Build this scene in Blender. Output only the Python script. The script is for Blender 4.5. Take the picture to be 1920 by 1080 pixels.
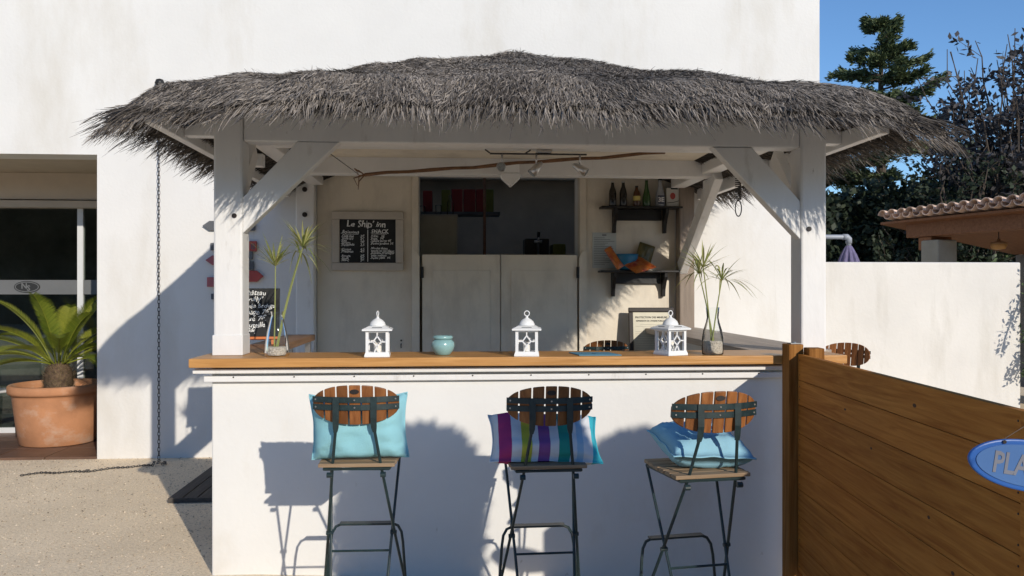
import bpy, math, random
import numpy as np
from mathutils import Vector, Matrix, Euler, noise as mnoise

for o in list(bpy.data.objects): bpy.data.objects.remove(o)
scene = bpy.context.scene
COL = scene.collection
R = math.radians
random.seed(7); rng = np.random.default_rng(7)

# ------------------------------------------------------------------ camera
cam = bpy.data.cameras.new('Camera'); camo = bpy.data.objects.new('Camera', cam); COL.objects.link(camo)
camo.location = (-0.255, -4.374, 1.5); camo.rotation_euler = (R(90), 0, R(-4.0))
cam.lens = 28.8; cam.sensor_width = 36; cam.clip_start = .05; cam.clip_end = 900
scene.camera = camo
scene.render.resolution_x = 1024; scene.render.resolution_y = 576

# ------------------------------------------------------------------ light
SUN = Vector((.47, -1.0, .42)).normalized()
elev = math.asin(SUN.z)
w = bpy.data.worlds.new('World'); scene.world = w; w.use_nodes = True
nt = w.node_tree; nt.nodes.clear()
sky = nt.nodes.new('ShaderNodeTexSky'); sky.sky_type = 'NISHITA'; sky.sun_disc = False
sky.sun_elevation = elev; sky.sun_rotation = math.atan2(SUN.x, SUN.y)
sky.altitude = 0; sky.air_density = 1.0; sky.dust_density = 0.0; sky.ozone_density = 6.0
bg = nt.nodes.new('ShaderNodeBackground'); bg.inputs[1].default_value = 0.128
wo = nt.nodes.new('ShaderNodeOutputWorld')
nt.links.new(sky.outputs[0], bg.inputs[0]); nt.links.new(bg.outputs[0], wo.inputs[0])
sl = bpy.data.lights.new('Sun', 'SUN'); sl.energy = 3.05; sl.angle = R(.53); sl.color = (1, .915, .79)
so = bpy.data.objects.new('Sun', sl); COL.objects.link(so)
so.rotation_euler = (-SUN).to_track_quat('-Z', 'Y').to_euler(); so.location = (6, -8, 8)
vs = scene.view_settings
vs.view_transform = 'Standard'; vs.look = 'None'; vs.exposure = 0.30; vs.gamma = 1; vs.use_curve_mapping = False

# ------------------------------------------------------------------ materials
MATS = {}
def M(name, col, rough=.6, var=.12, scale=6, stretch=(1, 1, 1), bump=0, bscale=80, metal=0, col2=None, spec=.4,
      rnd=0, wear=None, detail=6, dist=0, wear2=None):
    m = bpy.data.materials.new(name); m.use_nodes = True; n = m.node_tree.nodes; L = m.node_tree.links
    b = n['Principled BSDF']; b.inputs['Roughness'].default_value = rough; b.inputs['Metallic'].default_value = metal
    b.inputs['Specular IOR Level'].default_value = spec
    tc = n.new('ShaderNodeTexCoord'); mp = n.new('ShaderNodeMapping'); mp.inputs['Scale'].default_value = stretch
    L.new(tc.outputs['Object'], mp.inputs[0])
    vec = mp.outputs[0]
    if rnd:
        oi = n.new('ShaderNodeObjectInfo'); ad = n.new('ShaderNodeVectorMath'); ad.operation = 'MULTIPLY_ADD'
        ad.inputs[1].default_value = (1, 1, 1)
        sc = n.new('ShaderNodeMath'); sc.operation = 'MULTIPLY'; sc.inputs[1].default_value = 37
        L.new(oi.outputs['Random'], sc.inputs[0]); L.new(vec, ad.inputs[0]); L.new(sc.outputs[0], ad.inputs[2]); vec = ad.outputs[0]
    nz = n.new('ShaderNodeTexNoise'); nz.inputs['Scale'].default_value = scale; nz.inputs['Detail'].default_value = detail
    nz.inputs['Roughness'].default_value = .6; nz.inputs['Distortion'].default_value = dist
    L.new(vec, nz.inputs['Vector'])
    rp = n.new('ShaderNodeValToRGB'); rp.color_ramp.elements[0].position = .32; rp.color_ramp.elements[1].position = .68
    c2 = col2 or tuple(min(1, c * (1 + var)) for c in col); c1 = col if col2 else tuple(c * (1 - var) for c in col)
    rp.color_ramp.elements[0].color = (*c1, 1); rp.color_ramp.elements[1].color = (*c2, 1)
    L.new(nz.outputs[0], rp.inputs[0]); out = rp.outputs[0]
    if rnd:
        hs = n.new('ShaderNodeHueSaturation'); mr = n.new('ShaderNodeMapRange')
        mr.inputs[3].default_value = 1 - rnd; mr.inputs[4].default_value = 1 + rnd
        L.new(oi.outputs['Random'], mr.inputs[0]); L.new(mr.outputs[0], hs.inputs['Value']); L.new(out, hs.inputs['Color']); out = hs.outputs[0]
    for wr_ in (wear, wear2):
        if not wr_: continue
        wc, wscale, wstretch, lo, hi = wr_
        mp2 = n.new('ShaderNodeMapping'); mp2.inputs['Scale'].default_value = wstretch; L.new(tc.outputs['Object'], mp2.inputs[0])
        n2 = n.new('ShaderNodeTexNoise'); n2.inputs['Scale'].default_value = wscale; n2.inputs['Detail'].default_value = 8; n2.inputs['Roughness'].default_value = .65
        L.new(mp2.outputs[0], n2.inputs['Vector'])
        r2 = n.new('ShaderNodeMapRange'); r2.inputs[1].default_value = lo; r2.inputs[2].default_value = hi; r2.clamp = True
        L.new(n2.outputs[0], r2.inputs[0])
        mx = n.new('ShaderNodeMixRGB'); mx.inputs[2].default_value = (*wc, 1)
        L.new(r2.outputs[0], mx.inputs[0]); L.new(out, mx.inputs[1]); out = mx.outputs[0]
    L.new(out, b.inputs['Base Color'])
    if bump:
        bz = n.new('ShaderNodeTexNoise'); bz.inputs['Scale'].default_value = bscale; bz.inputs['Detail'].default_value = 5
        L.new(vec, bz.inputs['Vector'])
        bp = n.new('ShaderNodeBump'); bp.inputs['Strength'].default_value = bump; bp.inputs['Distance'].default_value = .01
        L.new(bz.outputs[0], bp.inputs['Height']); L.new(bp.outputs[0], b.inputs['Normal'])
    MATS[name] = m
    return m

def woodM(name, c1, c2, axis='x', rough=.5, rnd=.15, grain=1.0, bump=.25, spec=.3, dist=.8):
    st = {'x': (1.2, 22, 22), 'y': (22, 1.2, 22), 'z': (22, 22, 1.2)}[axis]
    return M(name, c1, rough=rough, scale=1.6 * grain, stretch=st, col2=c2, bump=bump, bscale=4, rnd=rnd, detail=9, spec=spec, dist=dist)

def glassM(name, tint=(.9, .95, .93), base=.04, rough=.02, ior=1.5):
    m = bpy.data.materials.new(name); m.use_nodes = True; n = m.node_tree.nodes; L = m.node_tree.links
    n.remove(n['Principled BSDF']); out = n['Material Output']
    t = n.new('ShaderNodeBsdfTransparent'); t.inputs[0].default_value = (*tint, 1)
    g = n.new('ShaderNodeBsdfGlossy'); g.inputs['Roughness'].default_value = rough
    f = n.new('ShaderNodeFresnel'); f.inputs[0].default_value = ior
    a = n.new('ShaderNodeMath'); a.operation = 'ADD'; a.inputs[1].default_value = base; a.use_clamp = True
    mx = n.new('ShaderNodeMixShader'); L.new(f.outputs[0], a.inputs[0]); L.new(a.outputs[0], mx.inputs[0])
    L.new(t.outputs[0], mx.inputs[1]); L.new(g.outputs[0], mx.inputs[2]); L.new(mx.outputs[0], out.inputs[0])
    return m

def leafM(name, c1, c2, trans=.3, rough=.5, attr=True):
    m = bpy.data.materials.new(name); m.use_nodes = True; n = m.node_tree.nodes; L = m.node_tree.links
    b = n['Principled BSDF']; out = n['Material Output']; b.inputs['Roughness'].default_value = rough
    b.inputs['Specular IOR Level'].default_value = .35
    at = n.new('ShaderNodeAttribute'); at.attribute_name = 'tone'
    mx = n.new('ShaderNodeMixRGB'); mx.inputs[1].default_value = (*c1, 1); mx.inputs[2].default_value = (*c2, 1)
    L.new(at.outputs['Fac'], mx.inputs[0]); L.new(mx.outputs[0], b.inputs['Base Color'])
    if trans:
        t = n.new('ShaderNodeBsdfTranslucent'); L.new(mx.outputs[0], t.inputs[0])
        ms = n.new('ShaderNodeMixShader'); ms.inputs[0].default_value = trans
        L.new(b.outputs[0], ms.inputs[1]); L.new(t.outputs[0], ms.inputs[2]); L.new(ms.outputs[0], out.inputs[0])
    return m

STUCCO = M('stucco', (.71, .695, .665), rough=.9, var=.035, scale=1.3, bump=.16, bscale=38, spec=.15,
           wear=((.57, .53, .46), 1.1, (1.2, 1, .4), .54, .86), wear2=((.52, .49, .43), 4, (3, 1, .12), .64, .85))
STUCCO_OLD = M('stucco_weathered', (.68, .655, .61), rough=.92, var=.05, scale=1.5, bump=.2, bscale=38, spec=.15,
               wear=((.52, .49, .43), 2.2, (1.8, 1, .35), .50, .84), wear2=((.44, .41, .35), 5, (3, 1, .15), .66, .88))
BARWHITE = M('bar_render', (.73, .72, .69), rough=.88, var=.03, scale=2, bump=.12, bscale=30, spec=.15,
             wear=((.62, .57, .49), 1.6, (1, 1, .5), .55, .85), wear2=((.42, .37, .30), 16, (1, 1, .5), .67, .76))
PAINT = M('white_paint', (.73, .72, .705), rough=.55, var=.035, scale=7, stretch=(1, 1, .4), bump=.22, bscale=26,
          wear=((.46, .43, .39), 7, (1, 1, .3), .60, .80), wear2=((.30, .27, .23), 22, (1, 1, .35), .69, .74))
CREAM = M('cream_board', (.72, .65, .54), rough=.7, var=.05, scale=3, bump=.12, bscale=40, wear=((.45, .40, .33), 3, (1, 1, .4), .5, .85))
TAUPE = M('taupe_post', (.25, .20, .16), rough=.7, var=.15, scale=3, stretch=(12, 12, 1), bump=.15)
GRAVEL = M('sandy_gravel', (.88, .72, .51), rough=.95, var=.09, scale=1.3, bump=.6, bscale=75, spec=.1,
           wear=((.58, .465, .32), 55, (1, 1, 1), .44, .76))
PEBBLE = M('pebble', (.40, .36, .31), rough=.9, var=.4, scale=30, spec=.2)
HONEY = woodM('honey_wood', (.36, .17, .05), (.55, .29, .10), 'x', rough=.38)
GREYWOOD = woodM('grey_counter_wood', (.26, .21, .17), (.40, .34, .28), 'y', rough=.55)
BROWNTOP = woodM('brown_counter_wood', (.16, .085, .045), (.28, .16, .085), 'y', rough=.45)
FENCEW = woodM('fence_wood', (.31, .105, .018), (.52, .215, .045), 'x', rough=.7, rnd=.17, grain=.9, spec=.12, dist=1.3)
KNOT = M('wood_knot', (.07, .025, .008), rough=.7, var=.4, scale=60)
FENCEP = woodM('fence_post_wood', (.16, .062, .012), (.33, .15, .04), 'z', rough=.7, spec=.12)
TEAK = woodM('slat_wood', (.15, .05, .014), (.29, .115, .036), 'z', rough=.42, rnd=.28)
SEATW = woodM('seat_wood', (.20, .13, .075), (.33, .23, .14), 'x', rough=.6, rnd=.15)
TEALM = M('dark_teal_metal', (.012, .028, .030), rough=.42, var=.3, scale=30, spec=.5)
BLACK = M('black_wood', (.013, .012, .012), rough=.45, var=.3, scale=12)
DARKFRAME = M('dark_frame', (.018, .012, .010), rough=.5, var=.3, scale=10)
SLATE = M('slate_board', (.016, .017, .018), rough=.75, var=.4, scale=6)
CHALK = M('chalk', (.75, .75, .73), rough=.95, var=.15, scale=60)
TERRA = M('terracotta', (.46, .215, .105), rough=.85, var=.12, scale=5, bump=.15, bscale=40, wear=((.55, .40, .30), 4, (1, 1, 1.5), .52, .78))
SOIL = M('soil', (.05, .035, .025), rough=1, var=.4, scale=40, bump=.8, bscale=60)
TILE = M('brown_tile', (.15, .085, .055), rough=.45, var=.2, scale=5, rnd=.15)
TILEROOF = M('clay_roof_tile', (.70, .50, .38), rough=.85, var=.25, scale=6, rnd=.25)
BEAMW = woodM('pavilion_beam_wood', (.17, .07, .03), (.27, .125, .06), 'y', rough=.6)
STEEL = M('brushed_steel', (.55, .55, .55), rough=.3, metal=1, var=.1)
CHAINM = M('chain_metal', (.09, .085, .08), rough=.5, metal=.7, var=.3, scale=50)
ALU = M('aluminium_frame', (.62, .63, .64), rough=.45, var=.03)
DIM = M('dim_interior', (.62, .53, .42), rough=.9, var=.15, scale=2)
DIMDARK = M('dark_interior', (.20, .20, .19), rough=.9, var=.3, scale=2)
LANT = M('lantern_white', (.80, .80, .79), rough=.4, var=.02)
WAX = M('candle_wax', (.78, .75, .68), rough=.6, var=.03)
AQUA = M('aqua_glaze', (.24, .42, .42), rough=.22, var=.08, scale=8, spec=.6)
TURQ = M('turquoise_cloth', (.27, .54, .60), rough=.9, var=.05, scale=9, bump=.2, bscale=260, spec=.1)
SKYBL = M('pale_blue_cloth', (.27, .50, .62), rough=.9, var=.06, scale=8, bump=.2, bscale=260, spec=.1)
MATBL = M('blue_mat', (.10, .27, .38), rough=.7, var=.06)
GLASS = glassM('clear_glass', (.97, .985, .98), 0.0, ior=1.32)
WINDOW = glassM('window_glass', (.74, .78, .75), .01, .01)
FROST = M('frosted_band', (.13, .135, .14), rough=.6, var=.05)
PAPER = M('paper', (.66, .62, .50), rough=.85, var=.04, scale=8)
PAPER2 = M('laminated_paper', (.50, .53, .52), rough=.3, var=.05)
INK = M('ink', (.03, .03, .03), rough=.8)
ORANGE = M('orange_paint', (.55, .16, .04), rough=.45, var=.08)
REDP = M('faded_red_paint', (.40, .07, .06), rough=.6, var=.15)
PINKP = M('faded_pink_paint', (.40, .12, .13), rough=.6, var=.15)
GREYP = M('grey_paint', (.10, .105, .115), rough=.6, var=.15)
REDBOX = M('red_box', (.20, .015, .015), rough=.5, var=.15)
GREENBOX = M('olive_box', (.12, .13, .02), rough=.5, var=.2)
COLA = M('dark_bottle', (.010, .008, .007), rough=.12, spec=.7)
AMBER = M('amber_bottle', (.09, .03, .01), rough=.12, spec=.7)
GREENB = M('green_bottle', (.03, .085, .02), rough=.12, spec=.7)
CLEARB = M('frosted_bottle', (.36, .38, .42), rough=.15, spec=.7)
LABELY = M('yellow_label', (.62, .52, .16), rough=.6)
LABELW = M('white_label', (.65, .65, .65), rough=.6)
BLUEBOWL = M('blue_bowl_plastic', (.02, .16, .30), rough=.3)
SNACK = M('snack_bag_foil', (.28, .02, .012), rough=.28, col2=(.62, .20, .02), scale=14, spec=.7, bump=.5, bscale=25)
SNACKG = M('dark_bag_foil', (.03, .05, .02), rough=.28, col2=(.16, .12, .03), scale=14, spec=.7, bump=.5, bscale=25)
SURF = M('surfboard_blue', (.025, .11, .38), rough=.35, var=.06)
SURF2 = M('surfboard_pale_blue', (.06, .15, .36), rough=.4, var=.08)
SIGNGREY = M('sign_letter_grey', (.17, .18, .22), rough=.6)
BAMBOO = M('bamboo_stick', (.17, .085, .04), rough=.55, var=.35, scale=20)
PVC = M('grey_pipe', (.32, .34, .38), rough=.45, var=.05)
PURPLE = M('purple_cloth', (.16, .14, .24), rough=.9, var=.2, scale=20)
BARK = M('bark', (.09, .07, .055), rough=.95, var=.35, scale=9, stretch=(3, 3, .6), bump=.8, bscale=20)
CYCB = M('cycad_bark', (.10, .065, .04), rough=.95, var=.5, scale=30, bump=1, bscale=40)
DECK = woodM('deck_board', (.045, .04, .036), (.085, .075, .066), 'y', rough=.75)
COLUMN = M('column_render', (.30, .29, .25), rough=.9, var=.08)
AMBERLAMP = M('amber_glass_lamp', (.45, .24, .08), rough=.3, var=.15)

STRIPE = bpy.data.materials.new('striped_cloth'); STRIPE.use_nodes = True
def _stripe():
    n = STRIPE.node_tree.nodes; L = STRIPE.node_tree.links; b = n['Principled BSDF']; b.inputs['Roughness'].default_value = .9
    b.inputs['Specular IOR Level'].default_value = .1
    tc = n.new('ShaderNodeTexCoord'); sp = n.new('ShaderNodeSeparateXYZ'); L.new(tc.outputs['Object'], sp.inputs[0])
    mr = n.new('ShaderNodeMapRange'); mr.inputs[1].default_value = -.24; mr.inputs[2].default_value = .24
    L.new(sp.outputs[0], mr.inputs[0])
    rp = n.new('ShaderNodeValToRGB'); rp.color_ramp.interpolation = 'CONSTANT'
    W = (.62, .64, .66)
    st = [(0, W), (.075, (.38, .045, .16)), (.185, W), (.27, (.46, .45, .06)), (.36, W), (.42, (.22, .085, .27)),
          (.52, W), (.60, (.03, .27, .22)), (.70, W), (.76, (.33, .48, .60)), (.82, W), (.905, (.05, .42, .52))]
    e = rp.color_ramp.elements
    while len(e) < len(st): e.new(.5)
    for k, (p, c) in enumerate(st): e[k].position = p
    for k, (p, c) in enumerate(st): e[k].color = (*c, 1)
    L.new(mr.outputs[0], rp.inputs[0]); L.new(rp.outputs[0], b.inputs['Base Color'])
    nz = n.new('ShaderNodeTexNoise'); nz.inputs['Scale'].default_value = 260
    bp = n.new('ShaderNodeBump'); bp.inputs['Strength'].default_value = .2; bp.inputs['Distance'].default_value = .01
    L.new(tc.outputs['Object'], nz.inputs['Vector']); L.new(nz.outputs[0], bp.inputs['Height']); L.new(bp.outputs[0], b.inputs['Normal'])
_stripe()
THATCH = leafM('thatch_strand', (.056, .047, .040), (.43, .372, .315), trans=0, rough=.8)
THATCHBASE = M('thatch_base', (.045, .04, .037), rough=1, var=.4, scale=30, bump=1, bscale=90, spec=.05)
CYCLEAF = leafM('cycad_leaf', (.12, .18, .02), (.37, .38, .05), trans=.35, rough=.42)
PAPYRUS = leafM('papyrus_leaf', (.20, .26, .06), (.55, .53, .22), trans=.3, rough=.5)
CONIF = leafM('conifer_needle', (.035, .06, .028), (.14, .17, .075), trans=.15, rough=.6)
DECID = leafM('plum_leaf', (.035, .035, .037), (.10, .092, .095), trans=.2, rough=.55)
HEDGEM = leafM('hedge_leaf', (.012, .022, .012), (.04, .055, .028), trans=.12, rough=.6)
VINEM = leafM('vine_leaf', (.04, .07, .03), (.10, .14, .06), trans=.25, rough=.5)

# ------------------------------------------------------------------ mesh helpers
class MB:
    def __init__(s): s.v = []; s.f = []
    def add(s, v, f):
        k = len(s.v); s.v += [tuple(p) for p in v]; s.f += [tuple(i + k for i in q) for q in f]; return s
    def box(s, a, b, m=None):
        x0, y0, z0 = a; x1, y1, z1 = b
        v = [(x0, y0, z0), (x1, y0, z0), (x1, y1, z0), (x0, y1, z0), (x0, y0, z1), (x1, y0, z1), (x1, y1, z1), (x0, y1, z1)]
        if m is not None: v = [tuple(m @ Vector(p)) for p in v]
        return s.add(v, [(0, 3, 2, 1), (4, 5, 6, 7), (0, 1, 5, 4), (1, 2, 6, 5), (2, 3, 7, 6), (3, 0, 4, 7)])
    def bar(s, p, q, wx, wz, up=(0, 0, 1)):
        p = Vector(p); q = Vector(q); d = (q - p); l = d.length; d /= l
        u = Vector(up); x = d.cross(u)
        if x.length < 1e-4: x = d.cross(Vector((0, 1, 0)))
        x.normalize(); z = x.cross(d)
        m = Matrix((x, d, z)).transposed().to_4x4(); m.translation = p
        return s.box((-wx / 2, 0, -wz / 2), (wx / 2, l, wz / 2), m)
    def tube(s, pts, r, n=8, closed=False):
        pts = [Vector(p) for p in pts]; N = len(pts); rs = r if isinstance(r, (list, tuple)) else [r] * N
        v = []; f = []; prev = None
        for i, p in enumerate(pts):
            a = pts[(i - 1) % N] if (closed or i > 0) else p; b = pts[(i + 1) % N] if (closed or i < N - 1) else p
            d = (b - a).normalized()
            x = (prev - d * prev.dot(d)) if prev is not None else d.orthogonal()
            if x.length < 1e-5: x = d.orthogonal()
            x.normalize(); prev = x; y = d.cross(x)
            for k in range(n):
                t = 2 * math.pi * k / n; v.append(p + (x * math.cos(t) + y * math.sin(t)) * rs[i])
        for i in range(N if closed else N - 1):
            j = (i + 1) % N
            for k in range(n):
                f.append((i * n + k, i * n + (k + 1) % n, j * n + (k + 1) % n, j * n + k))
        if not closed:
            f.append(tuple(range(n - 1, -1, -1))); f.append(tuple((N - 1) * n + k for k in range(n)))
        return s.add(v, f)
    def lathe(s, prof, n=32, c=(0, 0, 0), cap=True):
        v = []; f = []
        for r, z in prof:
            for k in range(n):
                t = 2 * math.pi * k / n; v.append((c[0] + r * math.cos(t), c[1] + r * math.sin(t), c[2] + z))
        for i in range(len(prof) - 1):
            for k in range(n): f.append((i * n + k, i * n + (k + 1) % n, (i + 1) * n + (k + 1) % n, (i + 1) * n + k))
        if cap:
            f.append(tuple(range(n - 1, -1, -1))); f.append(tuple((len(prof) - 1) * n + k for k in range(n)))
        return s.add(v, f)
    def prism(s, poly, d, m=None):      # poly in xz, extruded along +y by d
        n = len(poly); v = [(x, 0, z) for x, z in poly] + [(x, d, z) for x, z in poly]
        if m is not None: v = [tuple(m @ Vector(p)) for p in v]
        f = [tuple(range(n)), tuple(range(2 * n - 1, n - 1, -1))] + [(i, i + n, (i + 1) % n + n, (i + 1) % n) for i in range(n)]
        return s.add(v, f)
    def mesh(s, name):
        me = bpy.data.meshes.new(name); me.from_pydata(s.v, [], s.f); me.update(); return me

def fixn(me):
    import bmesh
    b = bmesh.new(); b.from_mesh(me); bmesh.ops.recalc_face_normals(b, faces=b.faces); b.to_mesh(me); b.free()

def obj(name, mb, mat, parent=None, smooth=False, bevel=0, fix=True, world=False):
    me = mb if isinstance(mb, bpy.types.Mesh) else mb.mesh(name)
    if fix: fixn(me)
    o = bpy.data.objects.new(name, me); COL.objects.link(o)
    if mat: me.materials.append(mat)
    if smooth:
        for p in me.polygons: p.use_smooth = True
    if bevel:
        bv = o.modifiers.new('bevel', 'BEVEL'); bv.width = bevel; bv.segments = 2; bv.limit_method = 'ANGLE'; bv.angle_limit = R(40)
    if parent: o.parent = parent
    return o
def wobj(name, mb, mat, parent, **k):   # vertices given in world space under a translated root
    o = obj(name, mb, mat, parent, **k)
    r = parent
    while r.parent: r = r.parent
    if parent.parent is None: o.matrix_parent_inverse = Matrix.Translation(-Vector(parent.location))
    return o
def tag(o, label, cat, group=None, kind=None):
    o['label'] = label; o['category'] = cat
    if group: o['group'] = group
    if kind: o['kind'] = kind
    return o
def thing(name, label, cat, loc=(0, 0, 0), rz=0, group=None):
    e = bpy.data.objects.new(name, None); COL.objects.link(e); e.location = loc; e.rotation_euler = (0, 0, rz); e.empty_display_size = .1
    return tag(e, label, cat, group)
def struct(o): o['kind'] = 'structure'; return o
KIDS = {}
def copy_tree(o, parent=None):
    c = o.copy(); COL.objects.link(c); c.parent = parent
    for ch in [x for x in bpy.data.objects if x.parent == o]: copy_tree(ch, c)
    return c
def text(body, size, mat, parent, m, align='LEFT', name='lettering', bold=0, shear=0, ext=.0006, wob=0):
    cu = bpy.data.curves.new('t', 'FONT'); cu.body = body; cu.size = size; cu.align_x = align; cu.offset = bold; cu.shear = shear
    cu.extrude = ext; cu.resolution_u = 2
    t = bpy.data.objects.new('t', cu); COL.objects.link(t)
    dg = bpy.context.evaluated_depsgraph_get(); me = bpy.data.meshes.new_from_object(t.evaluated_get(dg))
    bpy.data.objects.remove(t)
    if wob:
        sd_ = random.uniform(0, 50)
        for v in me.vertices:
            q = Vector((v.co.x / size * 1.7 + sd_, v.co.y / size * 1.7, sd_)); q2 = q + Vector((9.1, 3.3, 1.7))
            v.co.x += mnoise.noise(q) * size * wob; v.co.y += (mnoise.noise(q2) * wob + .5 * wob * mnoise.noise(Vector((v.co.x / size * .5, sd_, 0)))) * size
    me.transform(m)
    me.materials.clear()
    o = obj(name, me, mat, parent, fix=False)
    if parent.parent is None and tuple(parent.location) != (0, 0, 0) and parent.get('wspace'):
        o.matrix_parent_inverse = Matrix.Translation(-Vector(parent.location))
    return o
def facing(x, y, z, tilt=0, yaw=0):      # text plane facing -y at a point
    return Matrix.Translation((x, y, z)) @ Euler((R(90 + tilt), 0, yaw)).to_matrix().to_4x4()
def toned(name, V, F, tone, mat, parent=None):
    me = bpy.data.meshes.new(name); me.from_pydata(V.tolist() if hasattr(V, 'tolist') else V, [], F.tolist() if hasattr(F, 'tolist') else F)
    a = me.attributes.new('tone', 'FLOAT', 'POINT'); a.data.foreach_set('value', np.asarray(tone, dtype=np.float32))
    me.update()
    return obj(name, me, mat, parent, fix=False)
def unit(a): return a / np.maximum(np.linalg.norm(a, axis=-1, keepdims=True), 1e-9)
def leafquads(C, D, Nn, ln, wd):         # diamonds: centre, direction, normal
    D = unit(D); S = unit(np.cross(D, Nn)); ln = np.asarray(ln)[:, None]; wd = np.asarray(wd)[:, None]
    V = np.stack([C, C + D * ln * .5 + S * wd * .5, C + D * ln, C + D * ln * .5 - S * wd * .5], 1).reshape(-1, 3)
    F = np.arange(len(C) * 4).reshape(-1, 4)
    return V, F
def rand_dir(n):
    return unit(rng.normal(size=(n, 3)))

# ------------------------------------------------------------------ ground
g = MB()
def gz(x): return 0.0
def dip(x, y): return -.04 * min(max(0, x + 1.3), 3.3) if y > -.3 else 0.0    # shallow drain along the foot of the counter
gx = [-150, -1.3, 2.0, 150]; gy = [-150, -.55, -.28, 250]
g.add([(x, y, dip(x, y)) for y in gy for x in gx], [(r_ * 4 + c_, r_ * 4 + c_ + 1, r_ * 4 + c_ + 5, r_ * 4 + c_ + 4) for r_ in range(3) for c_ in range(3)])
struct(obj('ground', g, GRAVEL))
# loose pebbles and grit on the ground in the open corner
n = 26000
px = rng.uniform(-4.6, -1.3, n); py = -1.2 + 4.3 * rng.uniform(0, 1, n) ** 1.0
keep = ~((px > -1.62) & (py > -.15)); px, py = px[keep], py[keep]; n = len(px)
pr = rng.gamma(2.0, .0015, n).clip(.0015, .008)
base = np.array([(0, 0, 1), (1, 0, .1), (0, 1, .1), (-1, 0, .1), (0, -1, .1)], float)
ang = rng.uniform(0, 6.28, n); ca, sa = np.cos(ang), np.sin(ang)
V = np.empty((n, 5, 3)); sx = rng.uniform(.7, 1.4, n)
V[:, :, 0] = px[:, None] + pr[:, None] * (base[:, 0] * ca[:, None] * sx[:, None] - base[:, 1] * sa[:, None])
V[:, :, 1] = py[:, None] + pr[:, None] * (base[:, 0] * sa[:, None] * sx[:, None] + base[:, 1] * ca[:, None])
V[:, :, 2] = pr[:, None] * .75 * base[:, 2] + .0005
f0 = np.array([(0, 1, 2), (0, 2, 3), (0, 3, 4), (0, 4, 1)])
F = (f0[None] + (np.arange(n) * 5)[:, None, None]).reshape(-1, 3)
po = toned('gravel_stones', V.reshape(-1, 3), F, np.repeat(rng.uniform(0, 1, n), 5), leafM('grit', (.28, .215, .15), (.80, .67, .50), 0, .9))
tag(po, 'loose pale and dark gravel stones scattered over the sandy ground', 'gravel', kind='stuff')

n = 90
lx = rng.uniform(-4.6, -1.6, n); ly = 3.0 - np.abs(rng.normal(0, 1.1, n)); C = np.stack([lx, ly, np.full(n, .006)], 1)
V, F = leafquads(C, np.stack([np.cos(lx * 91), np.sin(lx * 91), rng.uniform(-.05, .25, n)], 1), np.tile([0, 0, 1.], (n, 1)), rng.uniform(.012, .035, n), rng.uniform(.005, .013, n))
lf = toned('leaf_litter', V, F, np.repeat(rng.uniform(0, 1, n), 4), leafM('dry_leaf', (.06, .04, .025), (.25, .16, .08), 0, .9))
tag(lf, 'tiny dry leaf scraps strewn over the gravel', 'leaf litter', kind='stuff')
# ------------------------------------------------------------------ main building
WY = 3.05
bld = thing('building', 'tall white stucco building behind the thatched bar', 'building', (-2.9, WY, 0)); bld['wspace'] = 1
wl = MB()
T = .30
wl.box((-9, WY, 2.67), (-3.385, WY + T, 6.2))
wl.box((-9, WY, 0), (-7.2, WY + T, 2.67))
wl.box((-3.385, WY, -.1), (-.581, WY + T, 6.2))
wl.box((-.581, WY, 2.535), (.882, WY + T, 6.2))
wl.box((.882, WY, -.1), (3.14, WY + T, 6.2))
wl.box((2.84, WY + T, -.1), (3.14, 10, 6.2)); wl.box((-9, 9.7, -.1), (2.84, 10, 6.2)); wl.box((-9, WY + T, 6.0), (-2.0, 9.7, 6.2)); wl.box((-2.0, 5.7, 6.0), (2.84, 9.7, 6.2)); wl.box((2.0, WY + T, 6.0), (2.84, 5.7, 6.2))  # roof left open above the service room, a gap added to light it
wobj('wall', wl, STUCCO, bld)
# glazed recess
rc = MB(); rc.box((-7.2, WY + T, 2.67), (-3.385, 4.5, 2.75)); rc.box((-3.385, WY + T, 0), (-3.30, 7.5, 2.75))
wobj('recess_lining', rc, M('recess_render', (.50, .42, .33), rough=.9, var=.06), bld)
hb = MB(); hb.box((-7.2, 4.25, 2.40), (-3.388, 4.34, 2.668))
wobj('shutter_box', hb, M('shutter_box_paint', (.54, .45, .35), rough=.7, var=.05), bld)
hb = MB(); hb.box((-7.2, 4.215, 2.315), (-3.389, 4.33, 2.385))
wobj('door_head', hb, M('door_head_paint', (.45, .38, .30), rough=.6, var=.05), bld)
gd = MB(); gd.box((-4.118, 4.32, .02), (-4.062, 4.37, 2.315)); gd.box((-7.2, 4.32, .02), (-3.389, 4.37, .075)); gd.box((-5.9, 4.32, .075), (-5.84, 4.37, 2.315))
wobj('door_frame', gd, ALU, bld)
for a, b in ((-5.84, -4.118), (-4.062, -3.389)):
    p = MB(); p.box((a, 4.342, .075), (b, 4.348, 2.315)); wobj('glass_pane', p, WINDOW, bld)
    p = MB(); p.box((a, 4.334, 1.435), (b, 4.3405, 1.582)); fb = wobj('frosted_band', p, FROST, bld)
lg = MB()
def ellring(cx, cz, a, b, a2, b2, y, d, n=40):
    m = MB(); v = []; f = []
    for k in range(n):
        t = 2 * math.pi * k / n; c, s = math.cos(t), math.sin(t)
        for yy in (y, y - d): v += [(cx + a * c, yy, cz + b * s), (cx + a2 * c, yy, cz + b2 * s)]
    for k in range(n):
        i = k * 4; j = ((k + 1) % n) * 4
        f += [(i, j, j + 2, i + 2), (i + 1, i + 3, j + 3, j + 1), (i + 2, j + 2, j + 3, i + 3), (i, i + 1, j + 1, j)]
    return m.add(v, f)
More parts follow.
